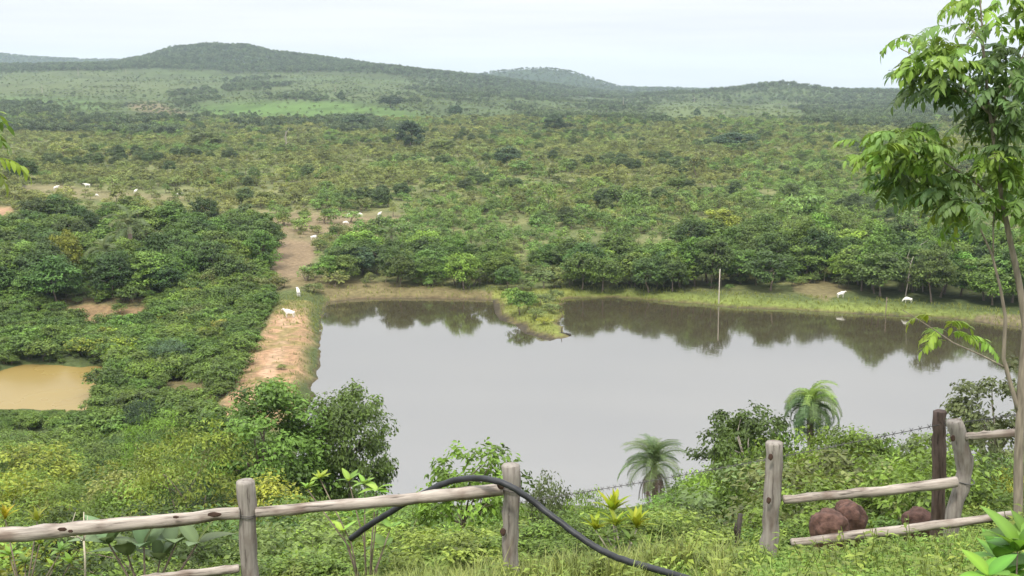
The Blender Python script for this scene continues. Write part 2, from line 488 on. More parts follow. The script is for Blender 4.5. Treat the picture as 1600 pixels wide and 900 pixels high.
class Proto:
    pass
def make_plant(name, seed, h, r, leaf, clumps, per, clump_r, trunk_r, base=0.3, limbs=5, multi=1, joined=False, leafmat=None, bark=None, **kw):
    zc = h * (base + (1 - base) * 0.5)
    v, q, t, cc = crown_mesh(name, seed, r * 0.86, h * (1 - base) * 0.48, zc, clumps, per, leaf, clump_r, **kw)
    p = Proto(); p.h = h; p.r = r
    lm = limb_mesh(seed + 7, h, trunk_r, zc, cc, limbs, multi=multi)
    leafmat = leafmat or M_LEAF; bark = bark or M_BARK
    if joined:
        lv = np.array(lm.v); nl = len(v)
        lq = [f for f in lm.f if len(f) == 4]
        v = np.concatenate([v, lv]); q2 = np.concatenate([q, np.array(lq) + nl])
        t = np.concatenate([t, np.full(len(lv), 0.5)])
        mi = np.concatenate([np.zeros(len(q)), np.ones(len(lq))])
        p.crown = np_mesh(name, v, q2, [leafmat, bark], t, mi)
        p.trunk = None
    else:
        p.crown = np_mesh(name + '_crown', v, q, leafmat, t)
        p.trunk = lm.mesh(name + '_trunk', bark)
    return p

GREEN = (0.086, 0.146, 0.022)
DKGREEN = (0.058, 0.104, 0.019)
LTGREEN = (0.120, 0.200, 0.026)
YELGREEN = (0.190, 0.215, 0.024)
OLIVE = (0.150, 0.188, 0.050)
GREYGREEN = (0.100, 0.130, 0.046)
BLUEGREEN = (0.045, 0.080, 0.034)

# prototypes: near (leaves seen one by one), middle, far
near_tree = [make_plant('near_tree', s, 6.0, 2.9, 0.19, 110, 120, 0.62, 0.13, base=0.08, limbs=10, hollow=0.62, bottom=-0.6) for s in (3, 5, 8)]
small_tree = [make_plant('small_tree', s, 2.5, 0.95, 0.10, 46, 42, 0.23, 0.035, base=0.28, limbs=12, hollow=0.45, droop=0.4, aspect=0.5) for s in (13, 14)]
open_tree = [make_plant('open_tree', s, 5.2, 2.0, 0.15, 64, 74, 0.40, 0.09, base=0.3, limbs=16, hollow=0.5, flat=0.45, droop=0.3, bark=M_PALEBARK) for s in (15, 18)]
near_shrub = [make_plant('near_shrub', s, 2.6, 1.65, 0.13, 52, 44, 0.38, 0.035, base=0.02, limbs=6, multi=3, bottom=-0.15) for s in (21, 22, 23)]
fine_shrub = [make_plant('fine_shrub', s, 2.4, 1.7, 0.095, 60, 60, 0.36, 0.03, base=0.05, limbs=6, multi=3, flat=0.35, bottom=-0.1, aspect=0.4) for s in (26, 27)]
mid_tree = [make_plant('mid_tree', s, 8.0, 3.6, 0.44, 84, 44, 0.95, 0.16, base=0.06, limbs=7, flat=0.5, bottom=-0.5, hollow=0.62) for s in (31, 32, 33, 34)]
mid_shrub = [make_plant('mid_shrub', s, 3.0, 2.0, 0.28, 44, 30, 0.55, 0.06, base=0.02, limbs=4, multi=2, joined=True, bottom=-0.1, leafmat=M_LEAF, flat=0.5) for s in (41, 42, 43)]
sav = [make_plant('savanna_shrub', s, hh_, b, lf_, nc_, 22, 0.6, 0.09, base=bs_, limbs=4, multi=m, joined=True, leafmat=M_SCRUB, flat=fl_) for s, hh_, b, lf_, nc_, bs_, m, fl_ in
       ((51, 3.2, 1.6, .36, 22, .12, 1, .55), (52, 3.8, 1.2, .32, 20, .15, 1, .7), (53, 2.6, 2.0, .36, 24, .05, 2, .4), (54, 3.2, 1.5, .42, 16, .3, 1, .45), (55, 3.4, 1.9, .34, 26, .2, 1, .35), (56, 2.4, 1.3, .30, 14, .02, 3, .8))]
far_tree = [make_plant('far_tree', s, 9.0, 4.6, 1.25, 18, 16, 1.7, 0.3, base=0.08, limbs=2, joined=True, leafmat=M_FAR) for s in (61, 62, 63)]

def plant(p, name, loc, hgt, wid, color, label, cat, group=None, rz=None, rng=random):
    rz = rng.random() * 6.28 if rz is None else rz
    sc = (wid / (2 * p.r), wid / (2 * p.r), hgt / p.h)
    if p.trunk is None:
        o = link(name, p.crown, None, loc, color)
        o.scale = sc; o.rotation_euler = (0, 0, rz)
        return tag(o, label, cat, group)
    e = empty(name, loc, label, cat, group)
    e.scale = sc; e.rotation_euler = (0, 0, rz)
    link('crown', p.crown, e, None, color)
    link('trunk', p.trunk, e)
    return e
def vary(c, rng, a=0.22):
    k = 1 + rng.uniform(-a, a)
    return (c[0] * k * rng.uniform(0.88, 1.12), c[1] * k, c[2] * k * rng.uniform(0.85, 1.15))

# ------------------------------------------------------------------ scatter of uncountable plants (geometry nodes)
def scatter(name, pts, scl, rot, protos, color, label, cat, seed=0):
    n = len(pts)
    me = bpy.data.meshes.new(name)
    me.vertices.add(n); me.vertices.foreach_set('co', np.asarray(pts, np.float32).ravel())
    g = np.random.default_rng(seed)
    me.attributes.new('scl', 'FLOAT_VECTOR', 'POINT').data.foreach_set('vector', np.asarray(scl, np.float32).ravel())
    me.attributes.new('rot', 'FLOAT_VECTOR', 'POINT').data.foreach_set('vector', np.asarray(rot, np.float32).ravel())
    me.attributes.new('pick', 'INT', 'POINT').data.foreach_set('value', g.integers(0, len(protos), n).astype(np.int32))
    o = link(name, me, None, None, color)
    ng = bpy.data.node_groups.new(name + '_scatter', 'GeometryNodeTree')
    ng.interface.new_socket('Geometry', in_out='INPUT', socket_type='NodeSocketGeometry')
    ng.interface.new_socket('Geometry', in_out='OUTPUT', socket_type='NodeSocketGeometry')
    nn = ng.nodes.new; L = ng.links.new
    gi, go = nn('NodeGroupInput'), nn('NodeGroupOutput')
    g2i = nn('GeometryNodeGeometryToInstance')
    for pm in protos:
        po = bpy.data.objects.new(pm.name, pm)          # mesh carrier for the node only, in no collection
        oi = nn('GeometryNodeObjectInfo'); oi.inputs['Object'].default_value = po
        L(oi.outputs['Geometry'], g2i.inputs[0])
    iop = nn('GeometryNodeInstanceOnPoints')
    iop.inputs['Pick Instance'].default_value = True
    def attr(nm, ty):
        a = nn('GeometryNodeInputNamedAttribute'); a.data_type = ty; a.inputs['Name'].default_value = nm
        return a.outputs['Attribute']
    e2r = nn('FunctionNodeEulerToRotation')
    L(attr('rot', 'FLOAT_VECTOR'), e2r.inputs[0])
    L(gi.outputs[0], iop.inputs['Points']); L(g2i.outputs[0], iop.inputs['Instance'])
    L(attr('pick', 'INT'), iop.inputs['Instance Index'])
    L(e2r.outputs[0], iop.inputs['Rotation']); L(attr('scl', 'FLOAT_VECTOR'), iop.inputs['Scale'])
    L(iop.outputs[0], go.inputs[0])
    md = o.modifiers.new('scatter', 'NODES'); md.node_group = ng
    return tag(o, label, cat, None, 'stuff')

# ------------------------------------------------------------------ ground sheet
ys = np.concatenate([np.arange(-30, 6, 1.5), np.arange(6, 30, 0.4), np.arange(30, 100, 1.3), np.arange(100, 262, 0.8),
                     np.geomspace(262, 1000, 90), np.geomspace(1020, 9000, 150)])
nc = 420
s = np.linspace(-1, 1, nc)
Y = np.repeat(ys[:, None], nc, 1)
X = s[None, :] * (14 + 0.62 * np.maximum(Y, 0))
Z = height(X, Y)
PX, PY = project(X, np.maximum(Y, 1), Z)
def blend(c, col, f):
    f = np.asarray(f)[..., None]
    return c * (1 - f) + np.array(col) * f
n1 = fbm(X / 7, Y / 7, 71); n2 = fbm(X / 40, Y / 40, 73); n3 = fbm(X / 1.6, Y / 1.6, 75)
C = np.zeros(X.shape + (3,)) + np.array((0.062, 0.080, 0.028))
savm = sstep(215, 235, Y) * sstep(1100, 900, Y)
C = blend(C, (0.155, 0.155, 0.062), savm * (0.25 + 0.6 * sstep(0.35, 0.6, n1)))
C = blend(C, (0.09, 0.105, 0.035), savm * sstep(0.45, 0.6, n2) * 0.6)
farm = sstep(950, 1150, Y)
C = blend(C, (0.070, 0.098, 0.034), farm)
C = blend(C, (0.082, 0.105, 0.038), farm * sstep(0.46, 0.60, fbm(X / 160, Y / 90, 77)) * 0.8)
def soft(poly, e=3.0):
    ins = inside(poly, PX, PY)
    d, _, _ = dist_line(poly, PX, PY, True)
    return np.clip(0.5 + np.where(ins, d, -d) / (2 * e) + (n3 - 0.47) * 0.8, 0, 1)
def paint(poly, col, e=3.0, amt=1.0, y0=100):
    global C
    m = (Y > y0)
    C = blend(C, col, soft(poly, e) * m * amt)
paint([(300, 168), (400, 160), (520, 158), (600, 168), (690, 184), (640, 192), (480, 188), (330, 182)], (0.088, 0.150, 0.034), 6, 0.95, y0=700)
paint([(-50, 150), (120, 152), (170, 165), (150, 175), (-50, 172)], (0.085, 0.135, 0.04), 3, 0.8, y0=700)
paint([(195, 162), (240, 158), (290, 176), (270, 184), (210, 172)], (0.165, 0.135, 0.07), 3, 0.9, y0=700)
paint([(-50, 118), (180, 118), (330, 140), (260, 150), (-50, 145)], (0.092, 0.112, 0.044), 6, 0.6, y0=700)
paint([(1030, 166), (1100, 162), (1230, 168), (1260, 185), (1040, 190)], (0.098, 0.125, 0.044), 6, 0.8, y0=700)
woods = sum((np.exp(-((Y - yc) / wd) ** 2) * (np.maximum(yc * zr(np.interp(800 + F * X / np.maximum(Y, 50), *zip(*sk))) - 0, -40) > -30)) for yc, wd, sk in ridges)
C = blend(C, (0.03, 0.05, 0.024), np.clip(sstep(2350, 2650, Y), 0, 1) * 0.85)
# bare earth: track, clearings, banks, dam
SOIL = (0.262, 0.162, 0.094); TAN = (0.22, 0.155, 0.095); DRY = (0.17, 0.125, 0.075)
paint([(428, 378), (445, 372), (492, 378), (492, 400), (478, 428), (470, 440), (425, 448), (420, 430)], DRY, 4)
paint([(410, 435), (500, 430), (640, 444), (740, 452), (790, 458), (780, 470), (520, 472), (490, 452), (410, 452)], (0.135, 0.105, 0.052), 3, 0.8)
paint([(380, 335), (470, 330), (640, 338), (640, 350), (480, 375), (430, 372), (390, 352)], DRY, 8, 0.8)
paint([(30, 288), (100, 288), (150, 298), (290, 306), (290, 314), (150, 312), (30, 300)], (0.165, 0.135, 0.072), 3, 0.7)
paint([(-20, 322), (18, 324), (20, 340), (-20, 342)], (0.27, 0.17, 0.10), 2)
paint([(95, 482), (130, 474), (230, 478), (225, 494), (210, 506), (130, 508)], (0.20, 0.125, 0.068), 5, 0.8)
paint([(255, 585), (310, 590), (340, 600), (320, 640), (270, 650)], (0.17, 0.115, 0.06), 5, 0.55)
dd, par, side = dist_line(dam, X, Y)
cw = np.interp(par, [0, 1, 2, 5, 7], [2.0, 2.4, 2.8, 3.6, 4.0])
dm = sstep(2.0, -0.6, dd - cw - (n1 - 0.5) * 2.5) * (par > 0.05) * (Y < 215) * (Y > 118)
C = blend(C, (0.125, 0.135, 0.05), dm * 0.8)
C = blend(C, SOIL, dm * sstep(1.35, 1.9, par) * (0.75 + 0.25 * sstep(0.3, 0.5, n3)))
C = blend(C, (0.32, 0.215, 0.135), dm * sstep(0.9, 0.3, np.abs(dd - 0.4 + (n1 - 0.5) * 3)) * sstep(1.3, 1.8, par) * 0.8)
C = blend(C, (0.16, 0.13, 0.05), dm * sstep(0.50, 0.57, fbm(X / 2.2, Y / 2.2, 78)) * 0.8)
ld, _, _ = dist_line(lake, X, Y, True)
ins = inside(lake, X, Y)
shore = (~ins) * sstep(5.5, 1.0, ld) * (Y > 190) * (PX > 870)
C = blend(C, (0.155, 0.185, 0.042), shore * (0.6 + 0.4 * sstep(0.4, 0.55, n1)))
C = blend(C, (0.15, 0.165, 0.04), inside([(770, 450), (900, 450), (900, 540), (770, 540)], PX, PY) * 0.85)
C = blend(C, (0.085, 0.060, 0.036), sstep(0.35, 0.1, np.abs(Z - LAKE_Z)) * (Y > 130) * 0.8)
paint([(1520, 492), (1620, 492), (1640, 512), (1525, 503)], (0.12, 0.095, 0.06), 2, 0.9)
paint([(1235, 432), (1300, 436), (1330, 452), (1290, 470), (1240, 455)], (0.15, 0.12, 0.06), 3, 0.8)
C = C * (1 - 0.16 * farm[..., None])
C = C * (1 - (0.28 * sstep(0.42, 0.62, fbm(X / 30, Y / 60, 79)) * farm)[..., None])
C = np.where((ins & (Z < LAKE_Z - 0.03))[..., None], np.array((0.05, 0.042, 0.028)), C)
# the grassy top of the slope
neargr = sstep(26, 14, Y)
C = blend(C, (0.075, 0.115, 0.022), neargr * 0.9)
C = C * (0.78 + 0.44 * n3[..., None])

idx = np.arange(len(ys) * nc).reshape(len(ys), nc)
quads = np.stack([idx[:-1, :-1], idx[:-1, 1:], idx[1:, 1:], idx[1:, :-1]], -1).reshape(-1, 4)
m, t, b = mat('ground')
n = t.nodes.new; L = t.links.new
at = n('ShaderNodeAttribute'); at.attribute_name = 'col'
ge = n('ShaderNodeNewGeometry')
no = n('ShaderNodeTexNoise'); no.inputs['Scale'].default_value = 1.1; no.inputs['Detail'].default_value = 9; no.inputs['Roughness'].default_value = 0.65
L(ge.outputs['Position'], no.inputs['Vector'])
rp = n('ShaderNodeMapRange'); rp.inputs['From Min'].default_value = 0.3; rp.inputs['From Max'].default_value = 0.7
rp.inputs['To Min'].default_value = 0.6; rp.inputs['To Max'].default_value = 1.4
L(no.outputs['Fac'], rp.inputs['Value'])
vm = n('ShaderNodeVectorMath'); vm.operation = 'SCALE'
L(at.outputs['Color'], vm.inputs[0]); L(rp.outputs[0], vm.inputs['Scale'])
L(vm.outputs[0], b.inputs['Base Color'])
b.inputs['Roughness'].default_value = 0.95; b.inputs['Specular IOR Level'].default_value = 0.1
bp = n('ShaderNodeBump'); bp.inputs['Strength'].default_value = 0.8; bp.inputs['Distance'].default_value = 0.25
L(no.outputs['Fac'], bp.inputs['Height']); L(bp.outputs[0], b.inputs['Normal'])
gm = np_mesh('terrain', np.stack([X, Y, Z], -1).reshape(-1, 3), quads, m, smooth=True)
gm.attributes.new('col', 'FLOAT_COLOR', 'POINT').data.foreach_set('color', np.concatenate([C.reshape(-1, 3), np.ones((C.size // 3, 1))], 1).astype(np.float32).ravel())
tag(link('terrain', gm), 'hillside, valley floor and far wooded hills', None, None, 'structure')

# ------------------------------------------------------------------ water
def water(name, poly, z, base, rough, ior, bump, scale, label):
    cx = sum(p[0] for p in poly) / len(poly); cy = sum(p[1] for p in poly) / len(poly)
    bm = bmesh.new()
    vs = []
    for i, (x, y) in enumerate(poly):
        d = Vector((x - cx, y - cy)); d = d * (1 + 2.0 / max(d.length, 1))
        vs.append(bm.verts.new((cx + d.x, cy + d.y, z)))
    f = bm.faces.new(vs)
    if f.calc_center_median() and f.normal.z < 0: f.normal_flip()
    bmesh.ops.triangulate(bm, faces=bm.faces[:])
    bmesh.ops.recalc_face_normals(bm, faces=bm.faces[:])
    bm.normal_update()
    if sum(f.normal.z for f in bm.faces) < 0:
        bmesh.ops.reverse_faces(bm, faces=bm.faces[:])
    me = bpy.data.meshes.new(name); bm.to_mesh(me); bm.free()
    m, t, b = mat(name)
    n = t.nodes.new; L = t.links.new
    ge = n('ShaderNodeNewGeometry')
    mp = n('ShaderNodeMapping'); mp.inputs['Scale'].default_value = (scale, scale * 1.3, scale)
    L(ge.outputs['Position'], mp.inputs[0])
    no = n('ShaderNodeTexNoise'); no.inputs['Scale'].default_value = 1; no.inputs['Detail'].default_value = 3
    L(mp.outputs[0], no.inputs['Vector'])
    bp = n('ShaderNodeBump'); bp.inputs['Strength'].default_value = bump; bp.inputs['Distance'].default_value = 0.02
    L(no.outputs['Fac'], bp.inputs['Height']); L(bp.outputs[0], b.inputs['Normal'])
    m3 = n('ShaderNodeMapping'); m3.inputs['Scale'].default_value = (0.012, 0.05, 1)
    L(ge.outputs['Position'], m3.inputs[0])
    n3_ = n('ShaderNodeTexNoise'); n3_.inputs['Scale'].default_value = 1; n3_.inputs['Detail'].default_value = 4
    L(m3.outputs[0], n3_.inputs['Vector'])
    r3 = n('ShaderNodeMapRange'); r3.inputs['From Min'].default_value = 0.35; r3.inputs['From Max'].default_value = 0.65
    r3.inputs['To Min'].default_value = bump * 0.35; r3.inputs['To Max'].default_value = bump * 1.5
    L(n3_.outputs['Fac'], r3.inputs['Value']); L(r3.outputs[0], bp.inputs['Strength'])
    n2 = n('ShaderNodeTexNoise'); n2.inputs['Scale'].default_value = 0.06; n2.inputs['Detail'].default_value = 4
    L(ge.outputs['Position'], n2.inputs['Vector'])
    rr = n('ShaderNodeMapRange'); rr.inputs['To Min'].default_value = rough * 0.5; rr.inputs['To Max'].default_value = rough * 1.6
    L(n2.outputs['Fac'], rr.inputs['Value']); L(rr.outputs[0], b.inputs['Roughness'])
    rc = n('ShaderNodeValToRGB')
    rc.color_ramp.elements[0].color = (*[k * 0.85 for k in base], 1); rc.color_ramp.elements[1].color = (*[k * 1.15 for k in base], 1)
    L(n2.outputs['Fac'], rc.inputs['Fac']); L(rc.outputs[0], b.inputs['Base Color'])
    b.inputs['IOR'].default_value = ior
    me.materials.append(m)
    return tag(link(name, me), label, None, None, 'structure')
water('lake', lake, LAKE_Z, (0.045, 0.038, 0.022), 0.05, 3.7, 0.25, 0.8, 'calm grey lake reflecting the sky and the far trees')
water('pond', pond, POND_Z, (0.20, 0.145, 0.048), 0.25, 1.16, 0.6, 0.9, 'small muddy yellow pond below the dam')
# ------------------------------------------------------------------ PLANTS
rng = random.Random(4)
def at_px(px, y):
    """Ground point at forward distance y seen in column px."""
    x = 0.0
    z = -20.0
    for _ in range(6):
        dep = y * CA - z * SA
        x = (px - 800) / F * dep
        z = hz(x, y)
    return Vector((x, y, z))
def plant_px(p, name, px, y, py_top, wpx, color, label, cat, group=None, bot=None):
    """Stands on the ground at distance y; its top reaches the row py_top and it is wpx wide."""
    b = at_px(px, y)
    ztop = zr(py_top) * y
    h = max(0.5, ztop - b.z)
    dep = y * CA - b.z * SA
    return plant(p, name, b, h * 1.02, wpx * dep / F, color, label, cat, group, None, rng)

def hue_word(c):
    r, gg, b = c
    if r > 0.95 * gg: return 'yellow green'
    if b > 0.38 * gg: return 'greyish green'
    if gg < 0.115: return 'dark green'
    if gg > 0.175: return 'bright green'
    if r > 0.78 * gg: return 'olive'
    return 'mid green'
def pick_word(table, v):
    for lim_, wd in table:
        if v < lim_: return wd
    return table[-1][1]
# the trees and bushes on the slope that can be told apart
T = 'tree'
plant_px(near_tree[0], T, 418, 74, 606, 235, GREEN, 'broad dense green tree left of the taller tree at the lake edge', 'tree')
plant_px(near_tree[1], T, 545, 76, 602, 165, (0.108, 0.158, 0.030), 'tall dull green tree standing out against the lake near the dam', 'tree')
plant_px(small_tree[0], T, 742, 22, 686, 200, LTGREEN, 'small leafy tree right behind the fence post with the hose', 'tree')
plant_px(open_tree[0], T, 1155, 45, 628, 165, DKGREEN, 'dark open tree between the two palms', 'tree')
plant_px(open_tree[1], T, 1545, 31, 574, 190, GREYGREEN, 'open twiggy tree rising over the right end of the fence', 'tree')
plant_px(near_tree[2], T, 1325, 37, 676, 180, LTGREEN, 'bright yellow green rounded tree right of the taller palm', 'tree')
plant_px(open_tree[0], T, 1432, 29, 668, 100, GREYGREEN, 'grey green thin tree behind the dark fence post', 'tree')
SH = 'shrub'
plant_px(fine_shrub[0], SH, 305, 62, 662, 220, (0.142, 0.178, 0.024), 'yellow flowering shrub spreading in front of the broad dense tree', 'shrub')
plant_px(fine_shrub[0], SH, 250, 92, 642, 130, LTGREEN, 'feathery light green shrub below the muddy pond', 'shrub')
plant_px(near_shrub[1], SH, 855, 32, 742, 100, GREYGREEN, 'grey green shrub just right of the fence post with the hose', 'shrub')
plant_px(near_shrub[2], SH, 222, 140, 622, 60, BLUEGREEN, 'lone dark round shrub beside the muddy pond', 'shrub')
plant_px(fine_shrub[1], SH, 925, 28, 762, 110, LTGREEN, 'pale green shrub below the palm with dead hanging fronds', 'shrub')
plant_px(near_shrub[0], SH, 1210, 40, 690, 120, GREEN, 'green shrub right under the taller palm', 'shrub')

plant_px(near_shrub[1], SH, 1095, 34, 735, 120, LTGREEN, 'rounded green shrub just right of the shorter palm', 'shrub')
plant_px(near_shrub[2], SH, 1165, 30, 705, 150, GREEN, 'green shrub left of the flat topped post, under the dark open tree', 'shrub')
plant_px(near_shrub[0], SH, 1262, 27, 712, 130, LTGREEN, 'bright shrub right behind the flat topped post', 'shrub')
plant_px(near_shrub[1], SH, 1395, 25, 715, 110, LTGREEN, 'light green shrub left of the dark brown post', 'shrub')
plant_px(fine_shrub[0], SH, 1560, 22, 735, 130, YELGREEN, 'yellowish shrub between the crooked post and the slim tree', 'shrub')
plant_px(near_shrub[2], SH, 1205, 44, 668, 150, GREEN, 'tall green shrub at the left foot of the taller palm', 'shrub')
plant_px(near_shrub[0], SH, 1285, 41, 672, 150, LTGREEN, 'tall light green shrub at the right foot of the taller palm', 'shrub')
plant_px(near_shrub[1], SH, 1385, 36, 684, 130, GREEN, 'tall green shrub right of the bright rounded tree', 'shrub')
plant_px(near_tree[0], T, 1150, 48, 668, 120, GREEN, 'dense green tree under the dark open crown left of the taller palm', 'tree')
plant_px(near_shrub[1], SH, 1075, 40, 742, 110, GREEN, 'green shrub leaning over the right side of the shorter palm', 'shrub')
# shrubs covering the slope; their tops stay under the skyline of the slope as seen
lim = [(-200, 650), (0, 650), (120, 655), (230, 650), (330, 655), (400, 690), (480, 745), (560, 760), (640, 775), (760, 782), (880, 786), (960, 790), (1000, 789), (1042, 782),
       (1090, 735), (1180, 700), (1300, 694), (1380, 690), (1440, 690), (1500, 690), (1600, 690), (1900, 680)]
slope_cols = [(60, 'at the left end of the slope'), (160, 'above the dry twig'), (290, 'below the muddy pond'), (390, 'above the left fence post'), (500, 'under the broad dense tree'),
              (630, 'under the tall dull tree'), (790, 'behind the hose'), (930, 'right of the hose post'), (1080, 'round the shorter palm'), (1195, 'under the dark open tree'),
              (1300, 'under the taller palm'), (1440, 'behind the right rails'), (9999, 'beside the slim tree')]
slope_rows = [(30, 'just beyond the fence'), (48, 'a little way down'), (72, 'halfway down'), (98, 'far down'), (999, 'at the bottom')]
slope_group = 'shrubs on the slope'
k = 0
tries = 0
spots = []
while k < 142 and tries < 14000:
    tries += 1
    y = 19 + 108 * rng.random() ** 1.15
    px = rng.uniform(-60, 1660)
    L_ = np.interp(px, *zip(*lim))
    b = at_px(px, y)
    zt = zr(L_ + rng.uniform(0, 30)) * y
    hmax = min(zt - b.z, 2.2 + 0.045 * y)
    if hmax < 0.8 or b.z < -41: continue
    rad = 0.55 + 0.012 * y
    if any((b.x - q[0]) ** 2 + (b.y - q[1]) ** 2 < (rad + q[2]) ** 2 * 0.8 for q in spots): continue
    spots.append((b.x, b.y, rad))
    h = hmax * rng.uniform(0.75, 1.0)
    p = rng.choice(near_shrub + fine_shrub + fine_shrub)
    if px > 420: col = rng.choice([GREEN, GREEN, LTGREEN, OLIVE, LTGREEN])
    else: col = rng.choice([GREEN, GREEN, OLIVE, DKGREEN, LTGREEN, YELGREEN])
    plant(p, SH, b, h, max(h * rng.uniform(1.2, 1.7), 1.4), vary(col, rng),
          '%s %s shrub %s, %s' % ('tall' if h > 3.4 else 'low' if h < 1.9 else 'mid sized', hue_word(col), pick_word(slope_rows, y), pick_word(slope_cols, px)), 'shrub', slope_group, None, rng)
    k += 1
print('slope shrubs', k)

# filler growth between them
g = np.random.default_rng(9)
n_ = 12500
yy = 14 + 125 * g.random(n_) ** 1.1
xx = (g.random(n_) * 2300 - 300 - 800) / F * (yy * 1.06)
zz = height(xx, yy)
ppx, ppy = project(xx, yy, zz)
hm = zr(np.interp(ppx, *zip(*lim)) + 12) * yy - zz
hh = np.clip(np.minimum(hm, 0.85 + 0.011 * yy), 0, 3.2) * (0.6 + 0.4 * g.random(n_))
ok = (hh > 0.22) & (zz > -41.2) & ~((yy > 118) & (ppx > 280))
ok &= ~((ppx > 1080) & (yy < 19) & (ppy > 800))
sc = np.stack([hh * 0.62, hh * 0.62, hh * 0.42], 1)
uk = g.random(n_) < np.where(ppx > 420, 0.45, 0.3)
for nm_, mk_, cl_, lb_ in (('undergrowth', ok & ~uk, GREEN, 'low green undergrowth between the shrubs on the slope'), ('ground_cover', ok & uk, (0.130, 0.190, 0.030), 'yellowish low growth mixed through the undergrowth on the slope')):
    scatter(nm_, np.stack([xx, yy, zz], 1)[mk_], sc[mk_], np.stack([0 * xx, 0 * xx, g.random(n_) * 6.28], 1)[mk_], [p.crown for p in fine_shrub + near_shrub], cl_, lb_, nm_.replace('_', ' '), 3)

# sampled stands: ground points seen inside a polygon of the photograph
def stand(poly, count, seed, mind):
    q = random.Random(seed)
    xs = [a for a, _ in poly]; ysx = [b for _, b in poly]
    pts, tr = [], 0
    while len(pts) < count and tr < count * 60:
        tr += 1
        a, b = q.uniform(min(xs), max(xs)), q.uniform(min(ysx), max(ysx))
        if not inside(poly, np.array([a]), np.array([b]))[0]: continue
        p = G(a, b, 112, 420, 260)
        if p is None: continue
        if p.z < LAKE_Z + 0.15 and inside(lake, np.array([p.x]), np.array([p.y]))[0]: continue
        if inside(pond, np.array([p.x]), np.array([p.y]))[0]: continue
        if any((p.x - o.x) ** 2 + (p.y - o.y) ** 2 < mind * mind for o in pts): continue
        pts.append(p)
    return pts
grove_cols = [(70, 'left end'), (150, 'left half'), (230, 'middle'), (310, 'right half'), (999, 'right end')]
row3 = lambda v, a, b_: 'back' if v < a else 'middle' if v < b_ else 'front'
grove = stand([(-60, 470), (0, 472), (60, 482), (130, 470), (220, 465), (330, 455), (398, 442), (418, 405), (415, 375), (380, 355), (300, 348), (150, 352), (-60, 362)], 112, 1, 2.7)
for p in grove:
    sz = rng.uniform(6.0, 9.0)
    col = rng.choice([DKGREEN, DKGREEN, GREEN, GREEN, DKGREEN])
    ax, ay = project(p.x, p.y, p.z)
    plant(rng.choice(mid_tree), T, p, sz, sz * rng.uniform(0.95, 1.25), vary(col, rng),
          '%s %s tree, %s row of the dark grove, %s' % ('tall' if sz > 7.6 else 'lower', hue_word(col), row3(ay, 385, 430), pick_word(grove_cols, ax)), 'tree', 'trees of the grove left of the track', None, rng)
b = G(40, 455); plant(mid_tree[1], T, b, 8.5, 8.5, LTGREEN, 'light green tree at the left front of the dark grove', 'tree')
b = G(105, 440); plant(mid_tree[2], T, b, 10.5, 6.5, YELGREEN, 'yellow topped tree poking out of the dark grove', 'tree')
shoreT = stand([(502, 444), (600, 448), (700, 451), (780, 453), (900, 455), (1050, 458), (1230, 454), (1235, 436), (1300, 440), (1335, 462), (1420, 470), (1620, 486), (1660, 440), (1400, 405), (1200, 405), (1000, 410), (800, 408), (505, 408)], 138, 2, 2.5)
shore_cols = [(600, 'near the dirt track'), (700, 'left of the spit'), (800, 'just left of the grassy spit'), (900, 'behind the grassy spit'), (1000, 'right of the spit'), (1090, 'left of the pale pole'), (1160, 'behind the pale pole'), (1250, 'right of the pale pole'), (1340, 'behind the cow on the green shore'), (1450, 'round the pale bare trunks'), (9999, 'at the far right')]
for p in shoreT:
    ax, ay = project(p.x, p.y, p.z)
    sz = rng.uniform(4.6, 7.6) if ax < 1080 else rng.uniform(6.5, 11.0)
    col = rng.choice([GREEN, DKGREEN, GREEN, LTGREEN, DKGREEN, GREEN])
    plant(rng.choice(mid_tree), T, p, sz, min(sz, 8) * rng.uniform(0.95, 1.3), vary(col, rng),
          '%s %s far shore tree, %s row, %s' % ('tall' if sz > 6.5 else 'lower', hue_word(col), row3(ay, 420, 440), pick_word(shore_cols, ax)), 'tree', 'trees along the far lake shore', None, rng)
b = G(910, 452); plant(mid_tree[0], T, b, 7.5, 8.0, GREEN, 'larger light green tree on the far shore behind the grassy spit', 'tree')
b = G(1125, 380); plant(mid_tree[3], T, b, 8.5, 10.0, YELGREEN, 'broad yellow green tree above the pale pole across the lake', 'tree')
b = G(555, 432); plant(mid_tree[3], T, b, 6.5, 8.0, BLUEGREEN, 'dark bluish tree at the corner where the dirt track meets the lake', 'tree')
dbush = stand([(60, 560), (100, 562), (180, 566), (200, 600), (250, 600), (330, 560), (385, 500), (405, 462), (330, 468), (250, 492), (215, 515), (120, 522), (40, 545)], 70, 3, 1.5)
db_cols = [(110, 'above the left of the pond'), (180, 'above the right of the pond'), (250, 'right of the pond'), (330, 'halfway to the dam'), (999, 'against the dam')]
for p in dbush:
    sz = rng.uniform(2.2, 3.8)
    col = rng.choice([GREEN, LTGREEN, GREEN, OLIVE, YELGREEN, LTGREEN])
    ax, ay = project(p.x, p.y, p.z)
    plant(rng.choice(mid_shrub), SH, p, sz, sz * rng.uniform(1.3, 1.8), vary(col, rng),
          '%s %s shrub, %s row between pond and dam, %s' % ('tall' if sz > 3 else 'low', hue_word(col), row3(ay, 500, 535), pick_word(db_cols, ax)), 'shrub', 'shrubs between pond and dam', None, rng)
b = G(265, 575); plant(near_shrub[1], SH, b, 4.4, 7.5, BLUEGREEN, 'dark rounded shrub at the foot of the dam slope', 'shrub')
b = G(265, 540); plant(mid_shrub[1], SH, b, 3.2, 6, LTGREEN, 'bright green shrub just above the dark shrub by the dam', 'shrub')
b = G(140, 552); plant(mid_shrub[0], SH, b, 2.6, 8, YELGREEN, 'mustard yellow green shrub on the bank behind the muddy pond', 'shrub')
